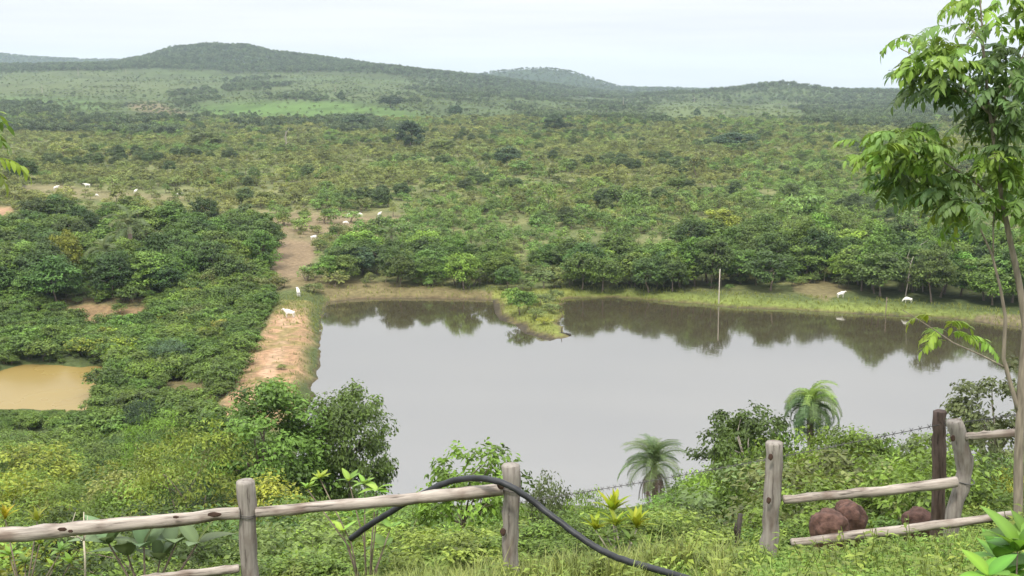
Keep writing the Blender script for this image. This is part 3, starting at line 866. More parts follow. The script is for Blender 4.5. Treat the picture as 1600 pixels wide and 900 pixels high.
for p in stand([(-40, 560), (50, 566), (50, 500), (-40, 500)], 10, 6, 2.0) + stand([(0, 655), (110, 655), (210, 652), (330, 640), (330, 665), (0, 680)], 8, 7, 2.0):
    sz = rng.uniform(0.7, 1.1)
    plant(rng.choice(mid_shrub), SH, p, sz, sz * 1.6, vary(rng.choice([GREEN, OLIVE, GREYGREEN]), rng), 'low shrub around the edge of the muddy pond', 'shrub', 'shrubs round the muddy pond', None, rng)
# thicket filling the lowland between pond, grove and dam
g = np.random.default_rng(41)
n_ = 5200
yy = g.uniform(122, 262, n_); xx = (g.uniform(-60, 430, n_) - 800) / F * yy * 1.03
zz = height(xx, yy); ppx, ppy = project(xx, yy, zz)
td = 0.4 + 0.6 * sstep(0.36, 0.55, fbm(xx / 9, yy / 9, 95))
for poly in [[(90, 476), (235, 474), (230, 498), (205, 518), (125, 518)], [(225, 600), (330, 590), (340, 640), (215, 640)]]:
    td = np.where(inside(poly, ppx, ppy), td * 0.06, td)
pdm, _, _ = dist_line(pond, xx, yy, True); ddm, _, _ = dist_line(dam, xx, yy)
td = np.where(inside(pond, xx, yy) | (pdm < 0.5) | (ddm < 4.6), 0, td)
ok = g.random(n_) < td
hh = np.clip(1.5 * np.exp(g.normal(0, 0.45, n_)), 0.6, 3.6)
hh = np.where((ppy > 600) & (ppx < 150), np.minimum(hh, (ppy - 642) / F * yy * 0.9 + 0.25), hh)
ok &= hh > 0.2; hh = hh[ok]
scatter('thicket', np.stack([xx, yy, zz], 1)[ok], np.stack([hh / 2.4, hh / 2.4, hh / 3], 1), np.stack([0 * hh, 0 * hh, g.random(len(hh)) * 6.28], 1),
        [p.crown for p in mid_shrub], GREEN, 'green thicket on the low ground between pond, grove and dam', 'thicket', 8)
b = G(812, 492); plant(mid_shrub[2], SH, b, 4.2, 5.6, GREEN, 'green shrub on the left side of the grassy spit in the lake', 'shrub')
for a_, b2_, h_, w_, c_, lb_ in [(826, 484, 3.2, 4.4, GREEN, 'round green shrub in the middle of the grassy spit'), (838, 498, 1.9, 3.4, OLIVE, 'olive shrub towards the tip of the grassy spit'), (800, 476, 3.0, 4.6, LTGREEN, 'bright green shrub above the green shrub at the left side of the spit'), (862, 488, 1.6, 3.6, OLIVE, 'low olive shrub at the middle of the grassy spit'),
        (868, 470, 2.2, 3.4, OLIVE, 'olive shrub at the right root of the grassy spit'), (850, 506, 1.1, 3.0, YELGREEN, 'low yellowish tuft shrub near the tip of the spit')]:
    plant(mid_shrub[rng.randrange(3)], SH, G(a_, b2_), h_, w_, c_, lb_, 'shrub')
b = G(845, 478); plant(mid_shrub[0], SH, b, 2.3, 5.5, OLIVE, 'olive shrub at the root of the grassy spit in the lake', 'shrub')
b = G(490, 458); plant(mid_shrub[1], SH, b, 2.0, 4.5, OLIVE, 'low olive bush on the lake corner beside the dam', 'shrub')
b = G(440, 577); plant(mid_shrub[1], SH, b, 0.7, 1.5, OLIVE, 'tiny green bush on the bare red earth of the dam', 'shrub')

# savanna across the lake
g = np.random.default_rng(17)
n_ = 105000
yy = np.sqrt(g.random(n_) * (1180 ** 2 - 226 ** 2) + 226 ** 2)
xx = (g.random(n_) * 2 - 1) * (yy * 0.47 + 14)
zz = height(xx, yy)
ppx, ppy = project(xx, yy, zz)
dens = 0.2 + 0.8 * sstep(0.36, 0.56, fbm(xx / 17, yy / 24, 91))
tracks = [[(424, 378), (445, 372), (495, 378), (495, 400), (482, 430), (470, 450), (410, 450), (418, 430)],
          [(40, 290), (100, 290), (150, 299), (290, 307), (290, 313), (150, 311), (40, 300)], [(530, 333), (605, 333), (605, 347), (530, 347)],
          [(-20, 322), (18, 324), (20, 340), (-20, 342)], [(480, 366), (500, 366), (500, 378), (480, 378)]]
for tpoly in tracks: dens = np.where(inside(tpoly, ppx, ppy), 0.25 * dens if tpoly[0][1] == 290 else 0.0, dens)
dens = np.where(inside([(380, 330), (470, 326), (530, 333), (640, 338), (640, 350), (480, 375), (430, 372), (390, 352)], ppx, ppy), dens * 0.22, dens)
dens = np.where(inside([(0, 284), (300, 300), (400, 330), (300, 330), (0, 305)], ppx, ppy), dens * 0.4, dens)
ldd, _, _ = dist_line(lake, xx, yy, True)
dens = np.where((ldd < 5) | inside(lake, xx, yy), 0, dens)
dens = np.where(inside([(0, 150), (700, 150), (700, 188), (300, 190), (0, 178)], ppx, ppy) | inside([(1030, 160), (1270, 160), (1270, 186), (1030, 188)], ppx, ppy), dens * 0.08, dens)
ok = g.random(n_) < dens
pts = np.stack([xx, yy, zz], 1)[ok]
hh = np.clip(1.95 * np.exp(g.normal(0, 0.33, len(pts))), 0.9, 5.5) * np.where(g.random(len(pts)) < 0.03, 1.6, 1.0)
ww = hh * g.uniform(0.9, 1.5, len(pts))
order = np.argsort(pts[:, 1] - hh * 8)
ppo = ppx[ok]
vis = [i for i in order if -10 < ppo[i] < 1610][:48]
for i in vis:
    plant(sav[rng.randrange(4)], SH, Vector(pts[i]), hh[i], ww[i] * 1.1, vary(OLIVE, rng), 'small olive savanna shrub %s, %s' % ('just behind the shore trees' if pts[i][1] < 262 else 'behind the shore belt', pick_word([(300, 'left of the grove top')] + [(500, 'beside the dirt track')] + shore_cols, ppo[i])), 'shrub', 'savanna shrubs behind the lake', None, rng)
keep = np.ones(len(pts), bool); keep[vis] = False
pts, hh, ww = pts[keep], hh[keep], ww[keep]
gx, gy = project(pts[:, 0], pts[:, 1], pts[:, 2])
lush = sstep(0.44, 0.58, fbm(pts[:, 0] / 45, pts[:, 1] / 60, 93)) * 0.5 + 0.75 * sstep(270, 360, gy) * sstep(520, 760, gx) + 0.4 * sstep(1100, 1250, gx) * sstep(215, 260, gy)
lm_ = g.random(len(pts)) < lush
for nm_, msk, cl_, lb_ in (('bushland', lm_, (0.112, 0.190, 0.040), 'greener bushes growing through the savanna beyond the lake'), ('scrub', ~lm_, None, None)):
    if cl_:
        scatter(nm_, pts[msk], np.stack([ww / 3.0, ww / 3.0, hh / 2.7], 1)[msk], np.stack([0 * hh, 0 * hh, g.random(len(hh)) * 6.28], 1)[msk], [p.crown for p in sav], cl_, lb_, 'bushes', 7)
pts, hh, ww = pts[~lm_], hh[~lm_], ww[~lm_]
scatter('scrub', pts, np.stack([ww / 3.2, ww / 3.2, hh / 3.2], 1), np.stack([0 * hh, 0 * hh, g.random(len(hh)) * 6.28], 1),
        [p.crown for p in sav], OLIVE, 'olive savanna scrub covering the plain beyond the lake', 'scrub', 5)
print('scrub', len(pts))

# woods far off: treelines, copses, wooded ridges
g = np.random.default_rng(23)
n_ = 130000
yy = np.exp(g.random(n_) * (math.log(5600) - math.log(850)) + math.log(850))
yy = 850 + (5600 - 850) * g.random(n_) ** 1.3
xx = (g.random(n_) * 2 - 1) * (yy * 0.46)
zz = height(xx, yy)
ppx, ppy = project(xx, yy, zz)
wob = fbm(xx / 70, yy / 120, 97) - 0.47
rx_, ry_ = ppx, ppy
ppx = ppx + wob * 70; ppy = ppy + wob * 30 + (g.random(n_) - 0.5) * 9
d_ = np.full(n_, 0.15) * (0.3 + 1.6 * sstep(0.45, 0.65, fbm(xx / 200, yy / 200, 98)))
d_ = np.where(yy > 2450, 0.85, d_)
d_ = np.where((ppy < 150) & (ppx > 650), 0.35, d_)
for poly, v in [([(690, 136), (1000, 140), (1700, 128), (1700, 166), (1250, 164), (1020, 160), (690, 158)], 0.7), ([(-20, 206), (-20, 166), (60, 168), (130, 180), (280, 188), (430, 190), (580, 200), (640, 206), (640, 220), (400, 222), (200, 218)], 0.6),
                ([(350, 136), (430, 126), (500, 142), (495, 158), (420, 156), (360, 150)], 1.0), ([(268, 150), (330, 145), (350, 152), (300, 166), (270, 166)], 1.0),
                ([(530, 190), (590, 188), (590, 206), (530, 206)], 1.0), ([(800, 168), (900, 172), (1030, 178), (1035, 188), (900, 192), (800, 182)], 1.0),
                ([(1240, 152), (1700, 150), (1700, 198), (1250, 194)], 0.6), ([(600, 150), (800, 150), (1000, 160), (1000, 168), (800, 165), (620, 160)], 0.35),
                ([(690, 150), (1300, 148), (1300, 160), (690, 160)], 0.3), ([(840, 185), (900, 185), (900, 205), (840, 205)], 1.0), ([(0, 100), (700, 108), (700, 122), (0, 116)], 0.14)]:
    d_ = np.where(inside(poly, ppx, ppy), np.maximum(d_, v * (0.25 + 0.9 * sstep(0.40, 0.56, fbm(xx / 55, yy / 80, 96)))), d_)
d_ = np.where(inside([(-20, 120), (300, 122), (345, 135), (260, 148), (170, 165), (-20, 164)], rx_, ry_), d_ * 0.8, d_)
d_ = np.where(inside([(1030, 162), (1110, 160), (1230, 166), (1250, 184), (1040, 186)], rx_, ry_), d_ * 0.25, d_)
for poly in [[(300, 168), (400, 160), (520, 158), (600, 168), (690, 184), (640, 190), (480, 186), (330, 180)]]:
    d_ = np.where(inside(poly, ppx, ppy), 0.02, d_)
ok = g.random(n_) < d_
pts = np.stack([xx, yy, zz], 1)[ok]
hh = g.uniform(4, 9.5, len(pts)) * np.where(pts[:, 1] > 2400, 1.15, 0.8) * np.where(d_[ok] < 0.3, 0.5, 1)
scatter('woodland', pts, np.stack([hh / 8.5, hh / 8.5, hh / 9], 1), np.stack([0 * hh, 0 * hh, g.random(len(hh)) * 6.28], 1),
        [p.crown for p in far_tree], (0.068, 0.100, 0.038), 'dark far-off woodland in treelines and over the ridges', 'woodland', 6)
g = np.random.default_rng(37)
n_ = 22000
yy = 980 + 1650 * g.random(n_); xx = (g.random(n_) * 2 - 1) * (yy * 0.46); zz = height(xx, yy)
ppx, ppy = project(xx, yy, zz)
fd = 0.15 + 0.85 * sstep(0.42, 0.6, fbm(xx / 60, yy / 90, 92))
fd = np.where(inside([(300, 168), (400, 160), (520, 158), (600, 168), (690, 184), (640, 190), (480, 186), (330, 180)], ppx, ppy), fd * 0.2, fd)
ok = g.random(n_) < fd
hh = g.uniform(1.2, 3.0, ok.sum())
scatter('pasture_bushes', np.stack([xx, yy, zz], 1)[ok], np.stack([hh / 2.0, hh / 2.0, hh / 3.2], 1), np.stack([0 * hh, 0 * hh, g.random(len(hh)) * 6.28], 1),
        [p.crown for p in sav], (0.105, 0.150, 0.042), 'low green bushes dotted over the far pastures', 'bushes', 12)
print('woodland', len(pts))
g = np.random.default_rng(29)
n_ = 9000
yy = g.uniform(300, 1150, n_); xx = (g.random(n_) * 2 - 1) * (yy * 0.46); zz = height(xx, yy)
ppx, ppy = project(xx, yy, zz)
ok = (g.random(n_) < 0.012 + 0.22 * sstep(0.57, 0.66, fbm(xx / 38, yy / 55, 99)) + 0.12 * sstep(235, 205, ppy) * sstep(0.48, 0.6, fbm(xx / 50, yy / 60, 94))) & ~inside([(-20, 284), (300, 284), (300, 315), (-20, 345)], ppx, ppy)
ok &= ~inside([(380, 326), (640, 326), (640, 352), (500, 450), (400, 450)], ppx, ppy)
hh = g.uniform(3.5, 6.5, ok.sum())
scatter('copse', np.stack([xx, yy, zz], 1)[ok], np.stack([hh / 7, hh / 7, hh / 8], 1), np.stack([0 * hh, 0 * hh, g.random(len(hh)) * 6.28], 1),
        [p.crown for p in mid_tree], (0.070, 0.108, 0.032), 'darker bushy trees clumped here and there in the savanna scrub', 'copse', 9)
print('copse', ok.sum())
for (a, b_, hpx, wpx, col, lab) in [
        (640, 232, 42, 55, BLUEGREEN, 'large dark tree standing above the scrub in the middle distance'),
        (792, 262, 34, 45, BLUEGREEN, 'dark rounded tree among the brownish scrub straight ahead'),
        (557, 203, 26, 48, BLUEGREEN, 'dark broad tree at the lower edge of the bright green field'),
        (610, 168, 20, 40, BLUEGREEN, 'rounded tree at the right end of the bright green field'),
        (533, 160, 16, 14, BLUEGREEN, 'tiny round tree alone on the pale field above the bright green field'),
        (1089, 184, 14, 12, BLUEGREEN, 'tiny dark tree alone on the pale field to the right'),
        (712, 184, 20, 24, BLUEGREEN, 'small dark tree right of the bright green field'),
        (38, 286, 42, 52, DKGREEN, 'dark round tree with a white cow at its foot'),
        (1150, 232, 26, 75, BLUEGREEN, 'low dark copse tree amid the scrub to the right'),
        (320, 232, 30, 62, OLIVE, 'pale dome shaped tree in front of the far dark treeline'),
        (865, 205, 30, 36, BLUEGREEN, 'dark tree at the far edge of the scrub in mid view'),
        (690, 240, 26, 46, OLIVE, 'olive round tree right of the large dark tree in the scrub'),
        (1060, 300, 26, 44, GREEN, 'green tree rising from the scrub beyond the lake')]:
    p = G(a, b_, 200, 5000)
    dep = p.y * CA - p.z * SA
    plant(rng.choice(mid_tree), T, p, hpx * dep / F, wpx * dep / F, col, lab, 'tree', None, None, rng)

# ------------------------------------------------------------------ palms
def frond_mesh(name, seed, L_, arch, nl, ll, wid, droop, matr, bend=0.0):
    g = random.Random(seed); mb = MB()
    pts, n = [], 10
    for i in range(n + 1):
        t = i / n
        an = arch[0] + (arch[1] - arch[0]) * t
        pts.append(Vector((0, 0, 0)) if i == 0 else pts[-1] + Vector((math.cos(an), bend * t, math.sin(an))) * (L_ / n))
    mb.tube(pts, [0.02 * L_ * (1 - 0.9 * i / n) + 0.002 for i in range(n + 1)], 4, 0, 0, False, 0.7)
    for i in range(nl):
        t = 0.12 + 0.88 * i / nl
        k = t * n; a = int(min(k, n - 1)); p = pts[a].lerp(pts[a + 1], k - a)
        dr = (pts[a + 1] - pts[a]).normalized()
        for sgn in (-1, 1):
            l = ll * (math.sin(min(1, 0.25 + t) * 2.6) * 0.8 + 0.25) * g.uniform(0.85, 1.15)
            o = (Vector((0, sgn, 0)) * 0.75 + dr * 0.6 + Vector((0, 0, 0.22))).normalized()
            q = p + o * l * 0.55; e = q + (o + Vector((0, 0, -droop))).normalized() * l * 0.5
            wv = dr * wid
            mb.add([p - wv * 0.5, p + wv * 0.5, q + wv * 0.45, q - wv * 0.45, e], [(0, 1, 2, 3), (3, 2, 4)], g.uniform(0.3, 0.8))
    return mb.mesh(name, matr, False)
fr_up = [frond_mesh('frond', s, 1.0, (1.25, -0.7), 40, 0.30, 0.012, 1.0, M_LEAF, b) for s, b in ((1, 0.1), (2, -0.15), (3, 0.0))]
fr_droop = [frond_mesh('frond', s, 1.0, (1.3, -1.35), 38, 0.26, 0.014, 1.5, M_LEAF, b) for s, b in ((6, 0.12), (7, -0.1), (8, 0.2))]
fr_dead = [frond_mesh('dead_frond', s, 1.0, (-0.5, -1.62), 18, 0.16, 0.022, 1.6, M_DEAD) for s in (4, 5)]
def palm(px, y, py_top, wpx, nf, color, label, dead=0, trunk_h=None, spread=1.0, group=None, small=False, fronds=None):
    b = at_px(px, y) if not small else G(px, y, 100, 3000)
    y = b.y
    dep = y * CA - b.z * SA
    Rr = wpx / 2 * dep / F
    ztop = zr(py_top) * y
    hc = max(0.4, ztop - b.z - Rr * 0.75)
    e = empty('palm', b, label, 'palm', group)
    g = random.Random(px)
    mb = MB()
    mb.tube([(0, 0, -0.4), (0, 0, 0), (0.02 * hc, 0, hc * 0.5), (0, 0.02 * hc, hc)], [Rr * 0.16, Rr * 0.14, Rr * 0.10, Rr * 0.11], 9, 0.15, px)
    link('trunk', mb.mesh('palm_trunk', M_BARK), e)
    for i in range(nf):
        az = i * 2.39996 + g.uniform(-0.45, 0.45)
        t = i / nf
        f = link('frond', (fronds or fr_up)[i % 3], e, (0, 0, hc - 0.05 * Rr + 0.1 * Rr * (1 - t)), vary((color[0] * 1.5, color[1] * 1.45, color[2] * 0.7) if fronds and t < 0.2 else color, g, 0.15))
        f.rotation_euler = (0, -0.55 * (1 - t) * 1.4 + 0.85 * t * spread + g.uniform(-0.22, 0.22), az)
        s_ = Rr * g.uniform(0.92, 1.42)
        f.scale = (s_, s_, s_)
    for i in range(dead):
        f = link('dead_frond', fr_dead[i % 2], e, (0, 0, hc - 0.12 * Rr))
        f.rotation_euler = (g.uniform(-0.1, 0.1), g.uniform(-0.05, 0.3), i * 2.39996)
        f.scale = (Rr * 1.0,) * 2 + (Rr * g.uniform(1.0, 1.35),)
    return e
palm(1020, 60, 690, 100, 34, (0.088, 0.135, 0.042), 'shorter palm with a skirt of dead brown fronds at the lake edge', dead=26)
palm(1258, 50, 600, 100, 46, (0.086, 0.145, 0.046), 'taller palm with drooping glossy fronds behind the left gate post', spread=1.5, fronds=fr_droop)
for a, b_, tp, wp, lab in [(612, 400, 356, 34, 'small palm with hanging dark fronds above the shore trees'), (1408, 455, 398, 60, 'palm among pale bare trunks on the far right shore'),
                           (205, 420, 330, 66, 'bushy palm poking out of the top of the dark grove'), (168, 440, 372, 60, 'palm half hidden inside the dark grove')]:
    palm(a, b_, tp, wp, 16, GREYGREEN, lab, spread=1.4, small=True)

# pale bare trunks and poles across the lake
def bare_trunk(px, py, top, lean, r, label, group=None, cat='tree', name='bare_tree', fork=True):
    b = G(px, py, 100, 5000)
    dep = b.y * CA - b.z * SA
    h = (py - top) * dep / F
    g = random.Random(px)
    e = empty(name, b, label, cat, group)
    mb = MB()
    pts = [Vector((0, 0, -0.3))] + [Vector((lean * h * t + g.uniform(-0.02, 0.02) * h, 0, h * t)) for t in (0, 0.3, 0.6, 0.85, 1)]
    mb.tube(pts, [r, r, r * 0.85, r * 0.7, r * 0.5, r * 0.35], 6, 0.2, px)
    link('trunk', mb.mesh('bare_trunk', M_PALEBARK), e)
    if fork:
        mb = MB()
        for k in range(3):
            q = pts[2 + k % 3]
            mb.tube([q, q + Vector((g.uniform(-0.12, 0.12), 0, 0.12)) * h, q + Vector((g.uniform(-0.2, 0.2), 0, 0.3)) * h], [r * 0.5, r * 0.35, r * 0.15], 5, 0, k)
        link('branch', mb.mesh('bare_branch', M_PALEBARK), e)
    return e
for a, b_, tp, ln in [(1420, 452, 392, 0.05), (1432, 454, 385, 0.02), (1441, 456, 390, -0.05), (1414, 462, 400, 0.15)]:
    bare_trunk(a, b_, tp, ln, 0.12, 'thin pale trunk in the cluster beside the palm on the far right shore', 'pale trunks on the far right shore')
bare_trunk(448, 242, 205, 0.0, 0.35, 'bleached dead tree standing in the scrub below the bright green field')
for a, b_, tp in [(122, 118, 106), (66, 145, 132), (197, 116, 107), (524, 144, 134), (974, 166, 152), (1131, 188, 172), (1085, 160, 150), (1244, 168, 156)]:
    bare_trunk(a, b_, tp, 0.0, 0.45, 'tiny pale upright dead trunk on the distant pasture', 'pale dead trunks on the far pasture', fork=False)
def pole(px, py, top, r, label, matr):
    b = G(px, py, 100, 5000)
    dep = b.y * CA - b.z * SA
    h = (py - top) * dep / F
    mb = MB()
    mb.tube([(0, 0, -0.5), (0, 0, 0), (0.02, 0, h * 0.5), (0.05, 0, h)], [r, r, r * 0.9, r * 0.8], 7, 0.12, px)
    return tag(link('wooden_pole', mb.mesh('wooden_pole', matr), None, b), label, 'pole')
pole(1123, 474, 420, 0.115, 'tall pale pole at the far water edge mirrored in the lake', M_PALEBARK)
pole(1384, 490, 464, 0.09, 'short grey stake on the far right shore', M_BARK)
# dark log at the tip of the spit
lp = plane(880, 523, LAKE_Z)
mb = MB()
mb.tube([(-1.0, 0, 0.22), (0, 0.05, 0.2), (1.3, -0.25, 0.1)], [0.14, 0.2, 0.1], 8, 0.3, 3)
mb.tube([(-0.2, 0, 0.2), (-0.3, 0.05, 0.6), (-0.22, 0.1, 1.2)], [0.1, 0.07, 0.05], 6, 0.2, 4)
tag(link('driftwood_log', mb.mesh('driftwood_log', M_DARKLOG), None, Vector(lp)), 'dark log stranded at the tip of the grassy spit', 'log')

# ------------------------------------------------------------------ cattle
def cow_mesh(name, graze):
    me = bpy.data.meshes.new(name)
    V = []; E = []; Rd = []
    def v(x, y, z, r, r2=None, par=None):
        V.append((x, y, z)); Rd.append((r, r2 or r))
        if par is not None: E.append((par, len(V) - 1))
        return len(V) - 1
    hip = v(-0.70, 0, 1.02, 0.26, 0.30)
    mid = v(-0.15, 0, 0.97, 0.30, 0.36, hip)
    sho = v(0.45, 0, 1.03, 0.25, 0.34, mid)
    hump = v(0.42, 0, 1.42, 0.12, 0.12, sho)
    if graze:
        nk = v(0.85, 0, 0.85, 0.15, 0.19, sho); hd = v(1.15, 0, 0.48, 0.11, 0.13, nk); mz = v(1.22, 0, 0.18, 0.075, 0.08, hd); ex = (1.10, 0.58)
    else:
        nk = v(0.80, 0, 1.22, 0.15, 0.20, sho); hd = v(1.10, 0, 1.40, 0.12, 0.13, nk); mz = v(1.42, 0, 1.24, 0.075, 0.08, hd); ex = (1.05, 1.46)
    dl = v(0.72, 0, 0.80, 0.04, 0.10, sho)
    for sy in (-1, 1):
        v(ex[0], sy * 0.26, ex[1] - 0.04, 0.03, 0.05, hd)
        th = v(-0.78, sy * 0.17, 0.72, 0.13, 0.15, hip); kn = v(-0.68, sy * 0.17, 0.52, 0.085, 0.09, th)
        hk = v(-0.84, sy * 0.17, 0.34, 0.055, 0.06, kn); ft = v(-0.78, sy * 0.17, 0.06, 0.05, 0.05, hk); v(-0.74, sy * 0.17, 0.0, 0.05, 0.05, ft)
        fs = v(0.46, sy * 0.15, 0.68, 0.10, 0.12, sho); fk = v(0.47, sy * 0.15, 0.36, 0.06, 0.06, fs); ff = v(0.46, sy * 0.15, 0.06, 0.045, 0.045, fk); v(0.50, sy * 0.15, 0.0, 0.05, 0.05, ff)
    t1 = v(-1.0, 0, 1.05, 0.045, 0.045, hip); t2 = v(-1.06, 0, 0.62, 0.03, 0.03, t1); v(-1.05, 0, 0.42, 0.05, 0.05, t2)
    me.from_pydata(V, E, [])
    o = bpy.data.objects.new(name, me)
    COL.objects.link(o)
    o.modifiers.new('s', 'SKIN').use_smooth_shade = True
    sv = me.skin_vertices[0].data
    for i, r in enumerate(Rd):
        sv[i].radius = r
        sv[i].use_root = (i == 0)
    o.modifiers.new('d', 'SUBSURF').render_levels = 1
    o.modifiers['d'].levels = 1
    dg = bpy.context.evaluated_depsgraph_get()
    m2 = bpy.data.meshes.new_from_object(o.evaluated_get(dg))
    bpy.data.objects.remove(o)
    m2.name = name
    m2.materials.clear(); m2.materials.append(M_COW)
    return m2
cowA, cowB = cow_mesh('standing_cow', False), cow_mesh('grazing_cow', True)
for px, py, wp, hd, gz, lab in [
        (452, 496, 23, 2.9, 0, 'white cow standing on the bare red dam by the water'),
        (466, 463, 9, 1.9, 0, 'white cow seen end on among grass behind the cow on the dam'),
        (1314, 465, 17, 0.3, 0, 'white cow broadside on the green far shore, its reflection in the lake'),
        (1418, 473, 17, 3.0, 1, 'white cow with its head low near the pale bare trunks on the far right shore'),
        (491, 375, 14, 0.2, 1, 'white cow at the top of the brown dirt track'),
        (545, 341, 12, 0.6, 0, 'white cow at the left of three in a row in the scrub beyond the track'),
        (563, 339, 11, 2.7, 1, 'white cow in the middle of three in a row in the scrub beyond the track'),
        (593, 340, 10, 1.2, 0, 'white cow at the right of three in a row in the scrub beyond the track'),
        (540, 351, 9, 0.1, 1, 'white cow lower than the row of three in the scrub beyond the track'),
        (280, 308, 14, 0.2, 0, 'white cow broadside, alone at the right end of the far clearing'),
        (212, 303, 7, 1.4, 0, 'tiny white cow between the two ends of the far clearing'),
        (180, 309, 9, 2.6, 1, 'white grazing cow next to a smaller white cow in the far clearing'),
        (150, 308, 9, 0.3, 1, 'small white cow just below the cow at the back of the far clearing'),
        (136, 293, 12, 3.4, 0, 'white cow at the back of the far clearing'),
        (88, 297, 10, 1.0, 0, 'white cow in the far clearing right of the dark round tree'),
        (37, 294, 12, 2.8, 0, 'white cow at the foot of the dark round tree')]:
    p = G(px, py, 100, 2000)
    dep = p.y * CA - p.z * SA
    o = tag(link('cow', cowB if gz else cowA, None, p), lab, 'cow', 'white cattle')
    s_ = 0.9 * min(1.2, max(0.8, wp * dep / F / (2.3 * max(0.4, abs(math.cos(hd))))))
    o.scale = (s_,) * 3
    o.rotation_euler = (0, 0, hd)

# ------------------------------------------------------------------ log fences
def log(name, parent, origin, pts, rad, matr, seed, n=12, jit=0.10, label=None):
    """A log through pts (world); built with its own z axis along its length so the grain follows it."""
    p0, p1 = Vector(pts[0]), Vector(pts[-1])
    q = Vector((0, 0, 1)).rotation_difference((p1 - p0).normalized())
    qi = q.inverted()
    loc = [qi @ (Vector(p) - p0) for p in pts]
    # resample
    g = random.Random(seed)
    res, rr = [], []
    m = 14
    for i in range(m + 1):
        t = i / m * (len(loc) - 1); a = min(int(t), len(loc) - 2); f = t - a
        res.append(loc[a].lerp(loc[a + 1], f) + Vector((g.uniform(-1, 1), g.uniform(-1, 1), 0)) * 0.13 * rad[0])
        R0 = np.interp(i / m, np.linspace(0, 1, len(rad)), rad)
        rr.append(R0 * g.uniform(0.91, 1.08))
    res = [res[0] + Vector((0, 0, 0))] + res + [res[-1]]
    rr = [rr[0] * 0.86] + rr + [rr[-1] * 0.86]
    res[1] = res[1] + Vector((0, 0, 0.012)); res[-2] = res[-2] - Vector((0, 0, 0.012))
    mb = MB(); mb.tube(res, rr, n, jit, seed)
    me = mb.mesh(name, matr)
    o = link(name, me, parent, p0 - origin)
    o.rotation_mode = 'QUATERNION'; o.rotation_quaternion = q
    if label: o['label'] = label
    return o
def knot(parent, origin, p, r, ax=1.0):
    bm = bmesh.new()
    bmesh.ops.create_icosphere(bm, subdivisions=2, radius=1)
    for v in bm.verts:
        k = 1 + 0.25 * mnoise.noise(v.co * 2 + Vector(p))
        v.co = Vector((v.co.x * r * ax * k, v.co.y * 0.3 * r, v.co.z * r * k))
    me = bpy.data.meshes.new('knot'); bm.to_mesh(me); bm.free()
    me.materials.append(M_KNOT)
    return link('knot', me, parent, Vector(p) - origin)
pxm = lambda n, y: n * y * 1.055 / F      # photo pixels -> metres at distance y
FY = 12.0
bL = at_px(385, FY)
fence = empty('log_fence', bL, 'weathered log rail fence with two square topped posts on the left', 'fence')
def post(parent, org, px, top, y, w0, w1, seed, matr, label=None, mid=None, sink=0.4):
    b = at_px(px, y)
    tp = P(px, top, y)
    bt = Vector((tp.x, y, b.z - sink))
    pts = [bt, tp] if mid is None else [bt] + mid + [tp]
    return log('post', parent, org, pts, [pxm(w0, y) / 2, pxm(w1, y) / 2], matr, seed, 14, 0.08, label)
post(fence, bL, 385, 751, FY, 29, 28, 1, M_POSTWOOD, 'shorter post at the left')
post(fence, bL, 798, 726, FY, 26, 27, 2, M_POSTWOOD, 'post with the hose slung over it')
log('rail', fence, bL, [P(-60, 843, 11.6), P(120, 827, 11.75), P(375, 801, 11.92)], [pxm(12, 12), pxm(9.5, 12)], M_WOOD, 3)
log('rail', fence, bL, [P(400, 801, 11.95), P(600, 783, 12.0), P(786, 764, 11.95)], [pxm(8, 12), pxm(10, 12)], M_WOOD, 4)
log('rail', fence, bL, [P(220, 905, 11.8), P(374, 888, 11.92)], [pxm(6, 12), pxm(7, 12)], M_WOOD, 5)
for a, b_, yv, r_, ax in [(97, 827, 11.62, 3.2, 2.2), (110, 830, 11.62, 2.6, 1.5), (335, 804, 11.79, 4, 2.8), (275, 808, 11.75, 2.2, 2.2)]:
    knot(fence, bL, P(a, b_, yv), pxm(r_, 12), ax)
knot(fence, bL, P(783, 758, 11.83), pxm(7, 12), 0.9); knot(fence, bL, P(786, 831, 11.9), pxm(6, 12), 0.8)
for a, b_ in ((385, 804), (798, 763)):
    mb = MB(); c_ = P(a, b_, FY)
    for dz_ in (0.0, 0.02):
        mb.tube([c_ + Vector((0.108 * math.cos(q), 0.108 * math.sin(q), dz_ + 0.012 * math.sin(q * 2))) for q in np.linspace(0, 6.3, 20)], 0.0045, 5, 0, 0, False)
    o = link('binding_wire', mb.mesh('binding_wire', M_WIRE), fence); o.location = -bL
bR = at_px(1210, 12.2)
gate = empty('log_fence', bR, 'weathered log rail fence with a forked bent post on the right', 'fence')
post(gate, bR, 1210, 690, 12.2, 29, 26, 11, M_POSTWOOD, 'upright flat topped post')
p4 = [Vector((P(1488, 812, 12.4).x, 12.4, at_px(1488, 12.4).z - 0.4)), P(1489, 800, 12.4), P(1505, 752, 12.4), P(1510, 725, 12.4), P(1500, 690, 12.4), P(1490, 657, 12.4)]
log('post', gate, bR, p4, [pxm(11, 12), pxm(12, 12), pxm(13, 12), pxm(14, 12), pxm(13, 12)], M_POSTWOOD, 12, 14, 0.1, 'crooked pale post bent like an elbow')
log('rail', gate, bR, [P(1224, 781, 12.25), P(1360, 769, 12.3), P(1496, 753, 12.25)], [pxm(7, 12), pxm(8, 12), pxm(8.5, 12)], M_WOOD, 13)
log('rail', gate, bR, [P(1236, 848, 12.0), P(1410, 828, 12.1), P(1592, 803, 12.1)], [pxm(6, 12), pxm(8, 12), pxm(6, 12)], M_WOOD, 14)
log('rail', gate, bR, [P(1508, 682, 12.35), P(1592, 676, 12.2)], [pxm(6, 12), pxm(7, 12)], M_WOOD, 15)
